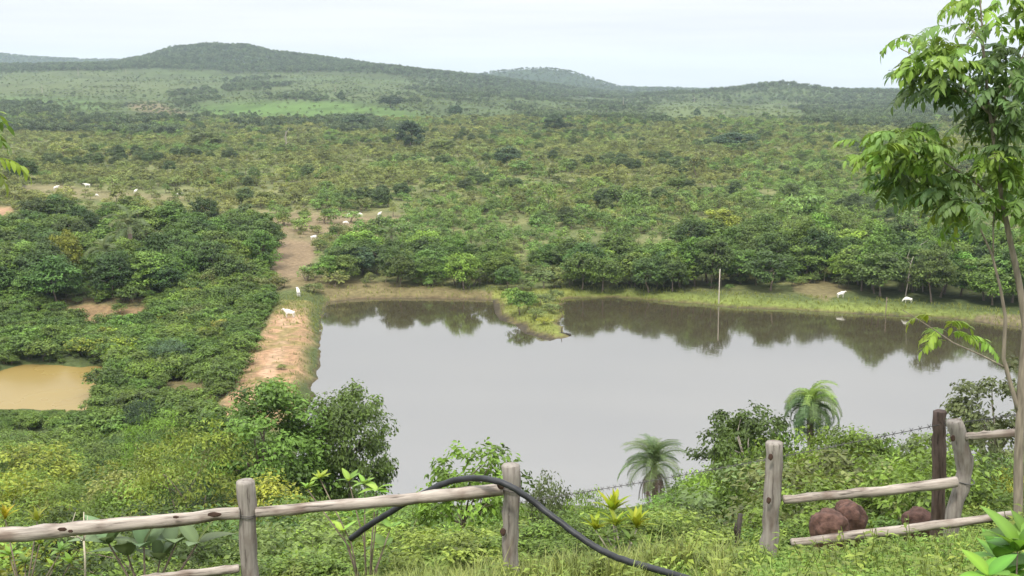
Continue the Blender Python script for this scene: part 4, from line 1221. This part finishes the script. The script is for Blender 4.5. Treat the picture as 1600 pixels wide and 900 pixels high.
for a, b_, yv in [(1204, 714, 12.06), (1201, 782, 12.06), (1489, 685, 12.24)]:
    knot(gate, bR, P(a, b_, yv), pxm(5.5, 12), 0.7)
mb = MB(); c_ = P(1507, 752, 12.4)
mb.tube([c_ + Vector((0.10 * math.cos(a), 0.10 * math.sin(a), 0.01 * math.sin(a * 2))) for a in np.linspace(0, 6.3, 18)], 0.006, 5, 0, 0, False)
o = link('binding_wire', mb.mesh('binding_wire', M_WIRE), gate); o.location = -bR
# barbed wire fence behind
bW = at_px(1467, 13.3)
wf = empty('wire_fence', bW, 'barbed wire fence with a dark brown post behind the crooked pale post', 'fence')
log('post', wf, bW, [bW + Vector((0, 0, -0.4)), P(1467, 720, 13.3), P(1468, 642, 13.3)], [pxm(11, 13), pxm(10, 13)], M_DARKWOOD, 21, 12, 0.2)
b2 = at_px(806, 17.0)
log('post', wf, bW, [b2 + Vector((0, 0, -0.4)), P(806, 770, 17.0)], [0.06, 0.05], M_DARKWOOD, 22, 10, 0.2)
def barbed(a, bnd, n, sag):
    mb = MB()
    pts = [a.lerp(bnd, i / n) - Vector((0, 0, sag * math.sin(math.pi * i / n))) for i in range(n + 1)]
    mb.tube(pts, 0.005, 4, 0, 0, False)
    for i in range(1, n * 2):
        p = pts[i // 2] if i % 2 == 0 else pts[i // 2].lerp(pts[i // 2 + 1], 0.5)
        for dx, dz in ((0.02, 0.03), (-0.02, 0.03)):
            mb.tube([p - Vector((dx, 0, dz)), p + Vector((dx, 0, dz))], 0.004, 3, 0, 0, False)
    o = link('barbed_wire', mb.mesh('barbed_wire', M_WIRE), wf); o.location = -bW
barbed(P(1466, 664, 13.22), P(806, 786, 16.93), 30, 0.04)
barbed(P(1466, 664, 13.22), P(1640, 640, 13.5), 8, 0.01)
# burnt stake
b = at_px(1152, 14.0)
mb = MB()
t_ = P(1152, 803, 14.0) - b
mb.tube([(0, 0, -0.2), (0.01, 0, 0), (-0.02, 0.01, t_.z * 0.5), (0.01, 0, t_.z)], [0.03, 0.032, 0.028, 0.03], 7, 0.4, 5)
mb.tube([(-0.01, 0, t_.z * 0.55), (-0.05, 0, t_.z * 0.75), (-0.04, 0, t_.z * 0.85)], [0.018, 0.015, 0.008], 5, 0.3, 6)
tag(link('wooden_stake', mb.mesh('wooden_stake', M_DARKLOG), None, b), 'short charred stake in the weeds left of the flat topped post', 'stake')

# ------------------------------------------------------------------ hose
hp = [P(548, 842, 12.5), P(575, 822, 12.4), P(615, 797, 12.3), P(655, 775, 12.22), P(690, 757, 12.15), P(725, 748, 12.0), P(755, 748, 11.85), P(780, 753, 11.72),
      P(805, 764, 11.66), P(835, 785, 11.62), P(870, 812, 11.5), P(905, 838, 11.35), P(940, 860, 11.2), P(980, 877, 11.0), P(1030, 891, 10.8), P(1100, 912, 10.5)]
cv = []
for i in range(len(hp) - 1):
    p0, p1, p2, p3 = hp[max(i - 1, 0)], hp[i], hp[i + 1], hp[min(i + 2, len(hp) - 1)]
    for k in range(6):
        t = k / 6
        cv.append(0.5 * ((2 * p1) + (p2 - p0) * t + (2 * p0 - 5 * p1 + 4 * p2 - p3) * t * t + (3 * p1 - p0 - 3 * p2 + p3) * t ** 3))
hr_ = random.Random(2)
cv = [q + Vector((hr_.uniform(-1, 1), hr_.uniform(-1, 1), hr_.uniform(-1, 1))) * 0.003 for q in cv]
mb = MB(); mb.tube(cv, 0.033, 12, 0.03, 1)
tag(link('hose', mb.mesh('hose', M_HOSE)), 'thick black plastic hose slung over the fence rail and post', 'hose')

# ------------------------------------------------------------------ termite mounds
def mound(y, lobes, label):
    b = at_px(lobes[0][0], y)
    bm = bmesh.new()
    for i, (px, py, rpx, rz) in enumerate(lobes):
        c = P(px, py, y + 0.25 * i) - b
        r_ = pxm(rpx, y)
        res = bmesh.ops.create_icosphere(bm, subdivisions=4, radius=1)
        for v in res['verts']:
            k = 1 + 0.16 * mnoise.noise(v.co * 2.2 + Vector((i * 5, y, 0))) + 0.08 * mnoise.noise(v.co * 5) + 0.06 * mnoise.noise(v.co * 12)
            q = v.co * k
            v.co = c + Vector((q.x * r_, q.y * r_, q.z * r_ * rz))
            if v.co.z < c.z: v.co.z = c.z + (v.co.z - c.z) * 2.2
    me = bpy.data.meshes.new('termite_mound'); bm.to_mesh(me); bm.free()
    for p in me.polygons: p.use_smooth = True
    me.materials.append(M_MOUND)
    return tag(link('termite_mound', me, None, b), label, 'termite mound')
mound(14.2, [(1296, 822, 30, 0.85), (1330, 808, 24, 0.95), (1322, 792, 17, 0.7)], 'lumpy reddish brown termite mound with several humps seen through the rails')
mound(14.6, [(1436, 816, 26, 0.85), (1456, 820, 16, 0.9)], 'smaller brown termite mound at the foot of the dark post')

# ------------------------------------------------------------------ foreground plants
def blade_leaf(L_, W, fold=0.25, droop=0.4, n=4, mb=None, M4=None, tint=0.5, rib=0.0):
    """Pointed leaf along +x, folded at the midrib, drooping at the tip."""
    v, f = [], []
    for i in range(n + 1):
        t = i / n
        wd = W / 2 * (math.sin(math.pi * min(1, t ** 0.85)) ** 0.75 if 0 < t < 1 else 0.02)
        z = -droop * L_ * t * t
        for s_ in (-1, 0, 1):
            v.append(Vector((L_ * t, s_ * wd, z + abs(s_) * wd * fold)))
    for i in range(n):
        for k in (0, 1):
            a = i * 3 + k
            f.append((a, a + 1, a + 4, a + 3))
    if M4 is not None: v = [M4 @ p for p in v]
    if mb is not None:
        mb.add(v, f, tint); return mb
    m_ = MB(); m_.add(v, f, [tint + (rib if i % 3 == 1 else 0) for i in range(len(v))]); return m_
leaf_me = [blade_leaf(1, w_, 0.3, d_).mesh('leaf', M_TREELEAF) for w_, d_ in ((0.40, 0.25), (0.44, 0.5), (0.36, 0.1))]
thin_me = [blade_leaf(1, w_, 0.4, d_).mesh('leaf', M_LEAF) for w_, d_ in ((0.26, 0.15), (0.3, 0.45))]
broad_me = [blade_leaf(1, w_, 0.16, d_, 8, rib=0.3).mesh('leaf', M_LEAF) for w_, d_ in ((0.52, 0.3), (0.58, 0.5), (0.48, 0.15))]

# slim tree at the right edge with pinnate leaves; leaflet: 1 m long, hanging
def pinnate(seed, pairs=6):
    g = random.Random(seed)
    pts = [Vector((0, 0, 0))]
    for i in range(6):
        an = 0.35 - 0.22 * i
        pts.append(pts[-1] + Vector((math.cos(an), 0, math.sin(an))) / 6)
    spots = []
    for i in range(pairs):
        t = 0.22 + 0.78 * i / pairs; k = t * 6; a = int(k); p = pts[a].lerp(pts[a + 1], k - a)
        for sg in (-1, 1):
            spots.append((p, sg * g.uniform(0.85, 1.2), g.uniform(0.1, 0.75), g.uniform(0.30, 0.40)))
    spots.append((pts[-1], g.uniform(-0.2, 0.2), 0.9, 0.38))
    return pts, spots
def spot_matrix(s_):
    p, yaw, pitch, l = s_
    return Matrix.Translation(p) @ Matrix.Rotation(yaw, 4, 'Z') @ Matrix.Rotation(pitch, 4, 'Y') @ Matrix.Scale(l, 4)
pins = [pinnate(s_) for s_ in (1, 2, 3, 4)]
rach_me, full_me = [], []
for pts_, sp_ in pins:
    mb = MB(); mb.tube(pts_, [0.012] * 4 + [0.009] * 3, 5, 0, 0, True, 0.6); rach_me.append(mb.mesh('leaf_stalk', M_TREELEAF))
    g_ = random.Random(7)
    for s_ in sp_:
        blade_leaf(1, 0.40, 0.3, 0.25, 4, mb, spot_matrix(s_), g_.uniform(0.3, 0.75))
    full_me.append(mb.mesh('leaf', M_TREELEAF))
def leafy_tree(name, label, base, stems, clusters, size, y, leaflets_max):
    e = empty(name, base, label, 'tree')
    for nm, pts_, r_ in stems:
        cvp = [Vector(p) - base for p in pts_]
        mb = MB()
        fine = []
        for i in range(len(cvp) - 1):
            for k in range(3): fine.append(cvp[i].lerp(cvp[i + 1], k / 3))
        fine.append(cvp[-1])
        mb.tube(fine, [0.6 * q_ for q_ in np.interp(np.linspace(0, 1, len(fine)), np.linspace(0, 1, len(r_)), r_)], 9, 0.12, len(pts_))
        link(nm, mb.mesh(nm, M_STEM), e)
    g = random.Random(12)
    left = leaflets_max
    for (px, py, col, cnt, az0) in clusters:
        c = P(px, py, y + g.uniform(-0.5, 0.5)) - base
        mb = MB()
        cnt = int(cnt * 2.9 + 0.5)
        for j in range(cnt):
            az = az0 + (j - (cnt - 1) / 2) * g.uniform(0.45, 0.75) + g.uniform(-0.25, 0.25)
            k = g.randrange(4)
            me = full_me[k]
            sub = left >= len(pins[k][1])
            o = link('leaf', rach_me[k] if sub else me, e, c + Vector((g.uniform(-0.13, 0.13), g.uniform(-0.2, 0.2), g.uniform(-0.10, 0.10))), vary(col, g, 0.18))
            o.rotation_euler = (g.uniform(-0.35, 0.35), g.uniform(-0.25, 0.55), az)
            s_ = size * g.uniform(0.8, 1.2)
            o.scale = (s_,) * 3
            if sub:
                left -= len(pins[k][1])
                for sp in pins[k][1]:
                    lf = link('leaflet', leaf_me[g.randrange(3)], o, None, o.color[:3])
                    lf.matrix_basis = spot_matrix(sp)
    return e
D_, M_, L2, Y2 = (0.080, 0.142, 0.034), (0.122, 0.205, 0.036), (0.160, 0.270, 0.036), (0.21, 0.29, 0.028)
TY = 11.4
tb = at_px(1592, TY)
px3 = lambda a, b_: P(a, b_, TY)
stems = [('trunk', [tb - Vector((0, 0, 0.3)), px3(1591, 790), px3(1592, 700), px3(1596, 600), px3(1603, 510), px3(1592, 440), px3(1575, 360), px3(1564, 300), px3(1556, 240), px3(1545, 170), px3(1538, 90), px3(1530, -20)],
          [0.085, 0.078, 0.072, 0.066, 0.058, 0.05, 0.043, 0.036, 0.03, 0.022, 0.016, 0.01]),
         ('branch', [px3(1592, 645), px3(1578, 596), px3(1568, 560), px3(1571, 495), px3(1563, 450), px3(1550, 398), px3(1528, 350), px3(1490, 318)], [0.04, 0.036, 0.03, 0.026, 0.02, 0.014, 0.008]),
         ('branch', [px3(1568, 573), px3(1535, 556), px3(1490, 536), px3(1455, 512), px3(1410, 484)], [0.018, 0.014, 0.012, 0.008, 0.005]),
         ('branch', [px3(1552, 402), px3(1552, 350), px3(1556, 310)], [0.014, 0.012, 0.01]),
         ('branch', [px3(1560, 270), px3(1548, 180), px3(1500, 135), px3(1445, 95), px3(1405, 75)], [0.024, 0.02, 0.016, 0.01, 0.006]),
         ('branch', [px3(1574, 350), px3(1530, 290), px3(1470, 250), px3(1400, 228), px3(1350, 225)], [0.024, 0.018, 0.014, 0.01, 0.006]),
         ('branch', [px3(1540, 110), px3(1532, 60), px3(1500, 30)], [0.012, 0.01, 0.006]),
         ('branch', [px3(1548, 200), px3(1580, 130), px3(1610, 60)], [0.018, 0.014, 0.008]),
         ('branch', [px3(1598, 560), px3(1625, 470), px3(1640, 380)], [0.03, 0.022, 0.016])]
PI = math.pi
clusters = [(1545, 42, M_, 1, PI), (1500, 38, M_, 1, PI + 0.1), (1548, 8, L2, 3, PI), (1512, 6, L2, 2, PI), (1592, 12, M_, 3, 0.5), (1595, 48, L2, 3, 0.3),
            (1432, 70, L2, 4, PI), (1470, 72, L2, 3, PI - 0.4), (1440, 100, L2, 4, PI + 0.4), (1450, 118, M_, 4, PI), (1475, 105, M_, 4, PI - 0.5),
            (1440, 125, D_, 3, PI + 0.3), (1470, 140, D_, 4, PI), (1500, 95, L2, 3, PI - 0.6),
            (1545, 80, D_, 4, PI), (1580, 85, D_, 4, 0), (1560, 105, D_, 5, 0.8), (1590, 120, D_, 4, PI), (1545, 125, D_, 4, PI + 0.6), (1570, 150, D_, 4, -0.4), (1598, 160, D_, 4, PI), (1512, 150, D_, 3, PI),
            (1375, 226, L2, 3, PI), (1400, 220, M_, 4, PI), (1432, 212, L2, 4, PI - 0.5), (1440, 232, M_, 4, PI), (1410, 250, M_, 4, PI + 0.5), (1450, 260, L2, 4, PI + 0.2), (1480, 262, M_, 3, PI - 0.6),
            (1360, 238, L2, 3, PI), (1385, 246, M_, 3, PI + 0.3), (1425, 240, L2, 3, PI - 0.2), (1465, 232, M_, 3, PI - 0.6), (1440, 290, M_, 3, PI + 0.3), (1405, 290, M_, 2, PI + 0.2), (1470, 300, M_, 3, PI), (1420, 275, M_, 3, PI + 0.2), (1455, 285, D_, 4, PI), (1490, 285, M_, 3, PI + 0.5), (1395, 272, D_, 3, PI),
            (1535, 178, D_, 3, PI), (1560, 180, D_, 4, 0.4), (1590, 190, D_, 4, 0), (1540, 200, M_, 4, PI + 0.3), (1575, 215, D_, 4, 0.4), (1598, 225, M_, 3, PI),
            (1550, 245, L2, 4, PI + 0.4), (1565, 255, L2, 3, -0.6), (1598, 262, L2, 4, PI + 0.2), (1560, 282, M_, 3, PI), (1592, 285, M_, 3, 0.2),
            (1475, 318, Y2, 2, PI), (1500, 328, D_, 2, PI), (1498, 345, L2, 2, PI - 0.2), (1530, 312, M_, 3, PI), (1555, 320, L2, 2, 0.3), (1595, 320, M_, 3, PI),
            (1476, 511, Y2, 1, PI - 0.3), (1482, 520, L2, 1, PI + 0.2), (1488, 518, Y2, 1, 0.3), (1500, 520, L2, 1, 0.0)]
leafy_tree('tree', 'slim pale stemmed tree with feather shaped leaves at the right edge by the fence', tb, stems, clusters, 0.245, TY, 290)
# a similar tree reaches in at the left edge
TX = 10.5
lb = at_px(-120, TX)
pl = lambda a, b_: P(a, b_, TX)
leafy_tree('tree', 'tree at the left edge showing only a few bright green leaves', lb,
           [('trunk', [lb - Vector((0, 0, 0.3)), pl(-115, 700), pl(-118, 500), pl(-110, 330), pl(-95, 180), pl(-90, 60)], [0.08, 0.07, 0.055, 0.045, 0.03, 0.015]),
            ('branch', [pl(-112, 380), pl(-70, 300), pl(-30, 225)], [0.025, 0.018, 0.008]), ('branch', [pl(-100, 240), pl(-60, 190), pl(-30, 175)], [0.02, 0.014, 0.008])],
           [(-49, 205, L2, 3, 0.1), (-47, 232, L2, 4, -0.1), (-49, 260, Y2, 4, 0.1), (-64, 165, L2, 2, 0.2), (-70, 200, M_, 5, 1.5), (-80, 120, M_, 5, 0.5), (-90, 60, L2, 5, 2), (-84, 290, L2, 4, 0.0)], 0.33, TX, 0)

def rosette(e, c, col, n, L_, meshes, g, up=0.5, spread=0.9):
    for i in range(n):
        az = i * 2.39996 + g.uniform(-0.2, 0.2)
        o = link('leaf', g.choice(meshes), e, c, vary(col, g, 0.15))
        o.rotation_euler = (g.uniform(-0.2, 0.2), -(up + spread * (1 - i / n)) + g.uniform(-0.15, 0.15), az)
        s_ = L_ * g.uniform(0.75, 1.15)
        o.scale = (s_,) * 3
def stemmed(name, label, cat, y, px, heads, stem_r, bark=M_BARK):
    """Plant with one rosette of leaves at the end of each stem. heads: px, py, colour, leaf count, leaf length, meshes, up."""
    b = at_px(px, y)
    e = empty(name, b, label, cat)
    g = random.Random(int(px))
    for (a, c_, col, n, L_, me, up) in heads:
        tp = P(a, c_, y + g.uniform(-0.25, 0.25)) - b
        mb = MB()
        mid = Vector((tp.x * 0.35 + g.uniform(-0.05, 0.05), tp.y * 0.4, tp.z * 0.55))
        mb.tube([Vector((0, 0, -0.1)), mid, tp], [stem_r, stem_r * 0.8, stem_r * 0.5], 6, 0.1, 1)
        link('stem', mb.mesh('stem', bark), e)
        rosette(e, tp, col, n, L_, me, g, up)
    return e
CROT = (0.24, 0.30, 0.020)
stemmed('leafy_plant', 'yellow leaved plant with upright rosettes in the middle of the weeds', 'plant', 13.6, 968, [
    (957, 800, CROT, 14, 0.29, thin_me, 0.75), (930, 828, (0.26, 0.32, 0.02), 11, 0.25, thin_me, 0.5), (995, 826, CROT, 14, 0.26, thin_me, 0.6), (962, 822, (0.17, 0.24, 0.02), 12, 0.25, thin_me, 0.4),
    (948, 838, (0.08, 0.13, 0.02), 10, 0.18, thin_me, 0.1), (985, 844, (0.08, 0.13, 0.02), 12, 0.18, thin_me, 0.1), (968, 850, M_, 12, 0.2, thin_me, 0.0)], 0.014, M_PALEBARK)
BIG = (0.105, 0.155, 0.062)
stemmed('leafy_plant', 'plant with big dull green drooping leaves behind the left rail', 'plant', 13.0, 235, [
    (170, 850, BIG, 5, 0.40, broad_me, 0.45), (225, 855, BIG, 5, 0.42, broad_me, 0.45), (275, 850, BIG, 5, 0.40, broad_me, 0.45), (200, 868, BIG, 5, 0.4, broad_me, 0.45), (250, 875, BIG, 5, 0.4, broad_me, 0.45), (308, 850, BIG, 4, 0.42, broad_me, 0.2)], 0.02)
stemmed('leafy_plant', 'plant with yellow tipped leaves under the left end of the rail', 'plant', 12.7, 45, [
    (8, 812, (0.30, 0.28, 0.015), 9, 0.17, thin_me, 0.8), (58, 815, (0.17, 0.20, 0.02), 10, 0.17, thin_me, 0.6), (15, 868, L2, 9, 0.16, leaf_me, 0.3), (62, 850, Y2, 7, 0.12, leaf_me, 0.5), (84, 888, Y2, 6, 0.13, leaf_me, 0.5),
    (40, 880, M_, 10, 0.16, leaf_me, 0.2), (95, 862, M_, 9, 0.15, leaf_me, 0.3), (110, 880, L2, 8, 0.14, leaf_me, 0.3)], 0.012)
stemmed('leafy_plant', 'creeper with pale lime heart shaped leaves above the middle rail', 'plant', 13.4, 575, [
    (545, 752, (0.15, 0.25, 0.035), 6, 0.17, broad_me, 0.2), (570, 756, (0.15, 0.25, 0.035), 6, 0.18, broad_me, 0.1), (588, 766, (0.16, 0.27, 0.035), 6, 0.18, broad_me, -0.1), (500, 748, Y2, 9, 0.14, leaf_me, 0.3), (480, 764, L2, 9, 0.14, leaf_me, 0.3), (590, 795, (0.15, 0.25, 0.035), 5, 0.18, broad_me, -0.2),
    (535, 830, L2, 5, 0.2, broad_me, 0.0), (610, 825, L2, 5, 0.2, broad_me, 0.0), (600, 855, M_, 5, 0.22, broad_me, 0.1), (545, 860, L2, 6, 0.14, leaf_me, 0.3)], 0.012)
stemmed('leafy_plant', 'bright broad leaved plant cut by the bottom right corner', 'plant', 5.6, 1580, [
    (1560, 872, (0.085, 0.19, 0.02), 6, 0.21, broad_me, 0.25), (1590, 862, (0.085, 0.185, 0.02), 7, 0.22, broad_me, 0.35), (1612, 850, (0.085, 0.185, 0.02), 6, 0.22, broad_me, 0.3), (1575, 898, (0.085, 0.20, 0.02), 7, 0.22, broad_me, 0.1), (1545, 900, (0.09, 0.20, 0.02), 6, 0.18, broad_me, 0.1)], 0.006)
# dry forked twig
b = at_px(133, 12.8)
mb = MB()
q0, q1 = P(133, 870, 12.8) - b, P(131, 845, 12.8) - b
for pts_, r_ in [([Vector((0, 0, -0.1)), q0, q1], [0.014, 0.013, 0.011]), ([q1, P(118, 836, 12.8) - b, P(113, 816, 12.7) - b, P(118, 800, 12.7) - b], [0.01, 0.009, 0.006, 0.003]),
                 ([q1, P(131, 825, 12.8) - b, P(131, 800, 12.9) - b], [0.009, 0.008, 0.004]), ([q1, P(135, 830, 12.9) - b, P(137, 806, 12.9) - b], [0.008, 0.006, 0.003]), ([P(124, 840, 12.8) - b, P(105, 838, 12.7) - b, P(88, 840, 12.7) - b], [0.006, 0.005, 0.002])]:
    mb.tube(pts_, r_, 5, 0.1, 1)
tag(link('dead_branch', mb.mesh('dead_branch', M_DRY), None, b), 'pale dry forked branch in the leaves below the left rail', 'branch')

# grass and weeds at the top of the slope
def tuft(seed, blades, h, w_, spread, lean):
    g = random.Random(seed); mb = MB()
    for i in range(blades):
        a = g.random() * 6.28; r_ = spread * g.random()
        p = Vector((math.cos(a) * r_, math.sin(a) * r_, 0)); a2 = g.random() * 6.28
        hh_ = h * g.uniform(0.5, 1.1); o = Vector((math.cos(a2), math.sin(a2), 0)); s_ = Vector((-o.y, o.x, 0)) * w_
        q = p + o * hh_ * lean * 0.35 + Vector((0, 0, hh_ * 0.6)); t = p + o * hh_ * lean + Vector((0, 0, hh_ * g.uniform(0.75, 1)))
        mb.add([p - s_, p + s_, q + s_ * 0.8, q - s_ * 0.8, t], [(0, 1, 2, 3), (3, 2, 4)], g.uniform(0.2, 0.9))
    return mb.mesh('grass_tuft', M_LEAF, False)
def weed(seed, n, h, L_):
    g = random.Random(seed); mb = MB()
    for k in range(3):
        tp = Vector((g.uniform(-0.1, 0.1), g.uniform(-0.1, 0.1), h * g.uniform(0.6, 1)))
        mb.tube([(0, 0, 0), tp], [0.004, 0.003], 3, 0, 0, False, 0.4)
        for i in range(n):
            t = 0.15 + 0.85 * i / n; az = i * 2.4 + g.random()
            M4 = Matrix.Translation(tp * t) @ Matrix.Rotation(az, 4, 'Z') @ Matrix.Rotation(g.uniform(-0.5, 0.3), 4, 'Y') @ Matrix.Scale(L_ * g.uniform(0.6, 1.1), 4)
            blade_leaf(1, 0.5, 0.25, 0.3, 2, mb, M4, g.uniform(0.25, 0.85))
    return mb.mesh('weed', M_LEAF, False)
g = np.random.default_rng(31)
def field(n, y0, y1, xa, xb, dens=None):
    yy = y0 + (y1 - y0) * g.random(n); u = xa + (xb - xa) * g.random(n)
    xx = (u - 800) / F * (yy * 1.08); zz = height(xx, yy)
    ok = np.ones(n, bool) if dens is None else dens(xx, yy, u)
    return np.stack([xx, yy, zz - 0.02], 1)[ok], u[ok]
tu = [tuft(s_, 26, 0.30, 0.0055, 0.09, 0.6) for s_ in (1, 2, 3)]
tl = [tuft(s_, 22, 0.62, 0.006, 0.10, 0.45) for s_ in (4, 5, 6)]
we = [weed(s_, 8, 0.34, 0.085) for s_ in (1, 2, 3)]
hclear = lambda y_, u_: (u_ > 800) & (u_ < 1120) & (y_ < 11.6) & (g.random(len(u_)) < 0.9)
def put(name, pts, lo, hi, protos, color, label, seed):
    s_ = g.uniform(lo, hi, len(pts)); s3 = np.stack([s_, s_, s_ * g.uniform(0.8, 1.2, len(pts))], 1)
    scatter(name, pts, s3, np.stack([g.uniform(-0.15, 0.15, len(pts)), g.uniform(-0.15, 0.15, len(pts)), g.random(len(pts)) * 6.28], 1), protos, color, label, name.replace('_', ' '), seed)
pts, u = field(10500, 6.0, 15.5, 960, 2050, lambda x_, y_, u_: ((u_ < 1190) | (y_ < 11.6)) & (g.random(len(u_)) < sstep(960, 1120, u_)) & ~hclear(y_, u_))
put('grass', pts, 0.32, 0.66, tu, (0.150, 0.235, 0.040), 'short bright green grass on the slope top below the right fence', 11)
pts, u = field(8500, 6.0, 15.0, 960, 2050, lambda x_, y_, u_: ((u_ < 1190) | (y_ < 11.6)) & (g.random(len(u_)) < sstep(960, 1100, u_)) & ~hclear(y_, u_))
put('low_weeds', pts, 0.28, 0.72, we, (0.150, 0.250, 0.038), 'low broad leaved weeds in the grass by the right fence', 12)
pts, u = field(6000, 8.0, 16, 330, 1200, lambda x_, y_, u_: (g.random(len(u_)) < sstep(1200, 1000, u_) * (0.35 + 0.65 * sstep(330, 560, u_))) & (g.random(len(u_)) < 0.5) & ~hclear(y_, u_))
put('tall_grass', pts, 0.35, 0.85, tl, (0.170, 0.205, 0.050), 'tall yellowish grass along the fence around the hose', 13)
pts, u = field(9000, 8.0, 18, -300, 2000, lambda x_, y_, u_: ~hclear(y_, u_) & ~((u_ > 1190) & (y_ > 11.3)) & (g.random(len(u_)) < np.where(u_ > 420, np.where(u_ > 1120, 0.3, 1), 0.6)))
put('weeds', pts, 0.5, 1.35, we, (0.150, 0.205, 0.032), 'leafy olive weeds along the left fence', 14)

n_ = 16000
yy = g.uniform(190, 250, n_); xx = (g.uniform(430, 1660, n_) - 800) / F * yy * 1.02
zz = height(xx, yy); ppx, ppy = project(xx, yy, zz)
ldd, _, _ = dist_line(lake, xx, yy, True)
ok = (zz > LAKE_Z - 0.02) & (ldd < 7) & ((ppx > 760) | (g.random(n_) < 0.4)) & ~((ppx > 866) & (ppx < 900) & (ppy > 505))
put('shore_grass', np.stack([xx, yy, zz], 1)[ok], 0.5, 1.3, tl, (0.19, 0.22, 0.045), 'yellowish green grass along the far water edge and on the spit', 15)

n_ = 5000
yy = g.uniform(136, 222, n_); xx = np.interp(yy, [p[1] for p in dam[::-1]], [p[0] for p in dam[::-1]]) + g.normal(0, 4.5, n_)
zz = height(xx, yy); ddm, _, _ = dist_line(dam, xx, yy)
ok = (zz > LAKE_Z + 0.05) & (g.random(n_) < np.where(yy > 200, 0.8, np.clip((ddm - 1.5) / 5, 0.02, 0.5)))
put('dam_grass', np.stack([xx, yy, zz], 1)[ok], 0.35, 0.95, tl, (0.15, 0.175, 0.045), 'thin grass along the flanks and the far end of the dam', 16)

# ------------------------------------------------------------------ haze
bm = bmesh.new()
bmesh.ops.create_cube(bm, size=1)
for v in bm.verts:
    v.co = Vector((v.co.x * 15000, (v.co.y + 0.5) * 9500 - 120, (v.co.z + 0.5) * 330 - 130))
me = bpy.data.meshes.new('haze'); bm.to_mesh(me); bm.free()
m = bpy.data.materials.new('haze'); m.use_nodes = True
t = m.node_tree
for nd in list(t.nodes):
    if nd.type == 'BSDF_PRINCIPLED': t.nodes.remove(nd)
pv = t.nodes.new('ShaderNodeVolumePrincipled')
pv.inputs['Color'].default_value = (0.72, 0.855, 0.99, 1)
pv.inputs['Density'].default_value = 0.000065
t.links.new(pv.outputs[0], t.nodes['Material Output'].inputs['Volume'])
me.materials.append(m)
tag(link('haze', me), 'thin pale haze over the valley', None, None, 'stuff')
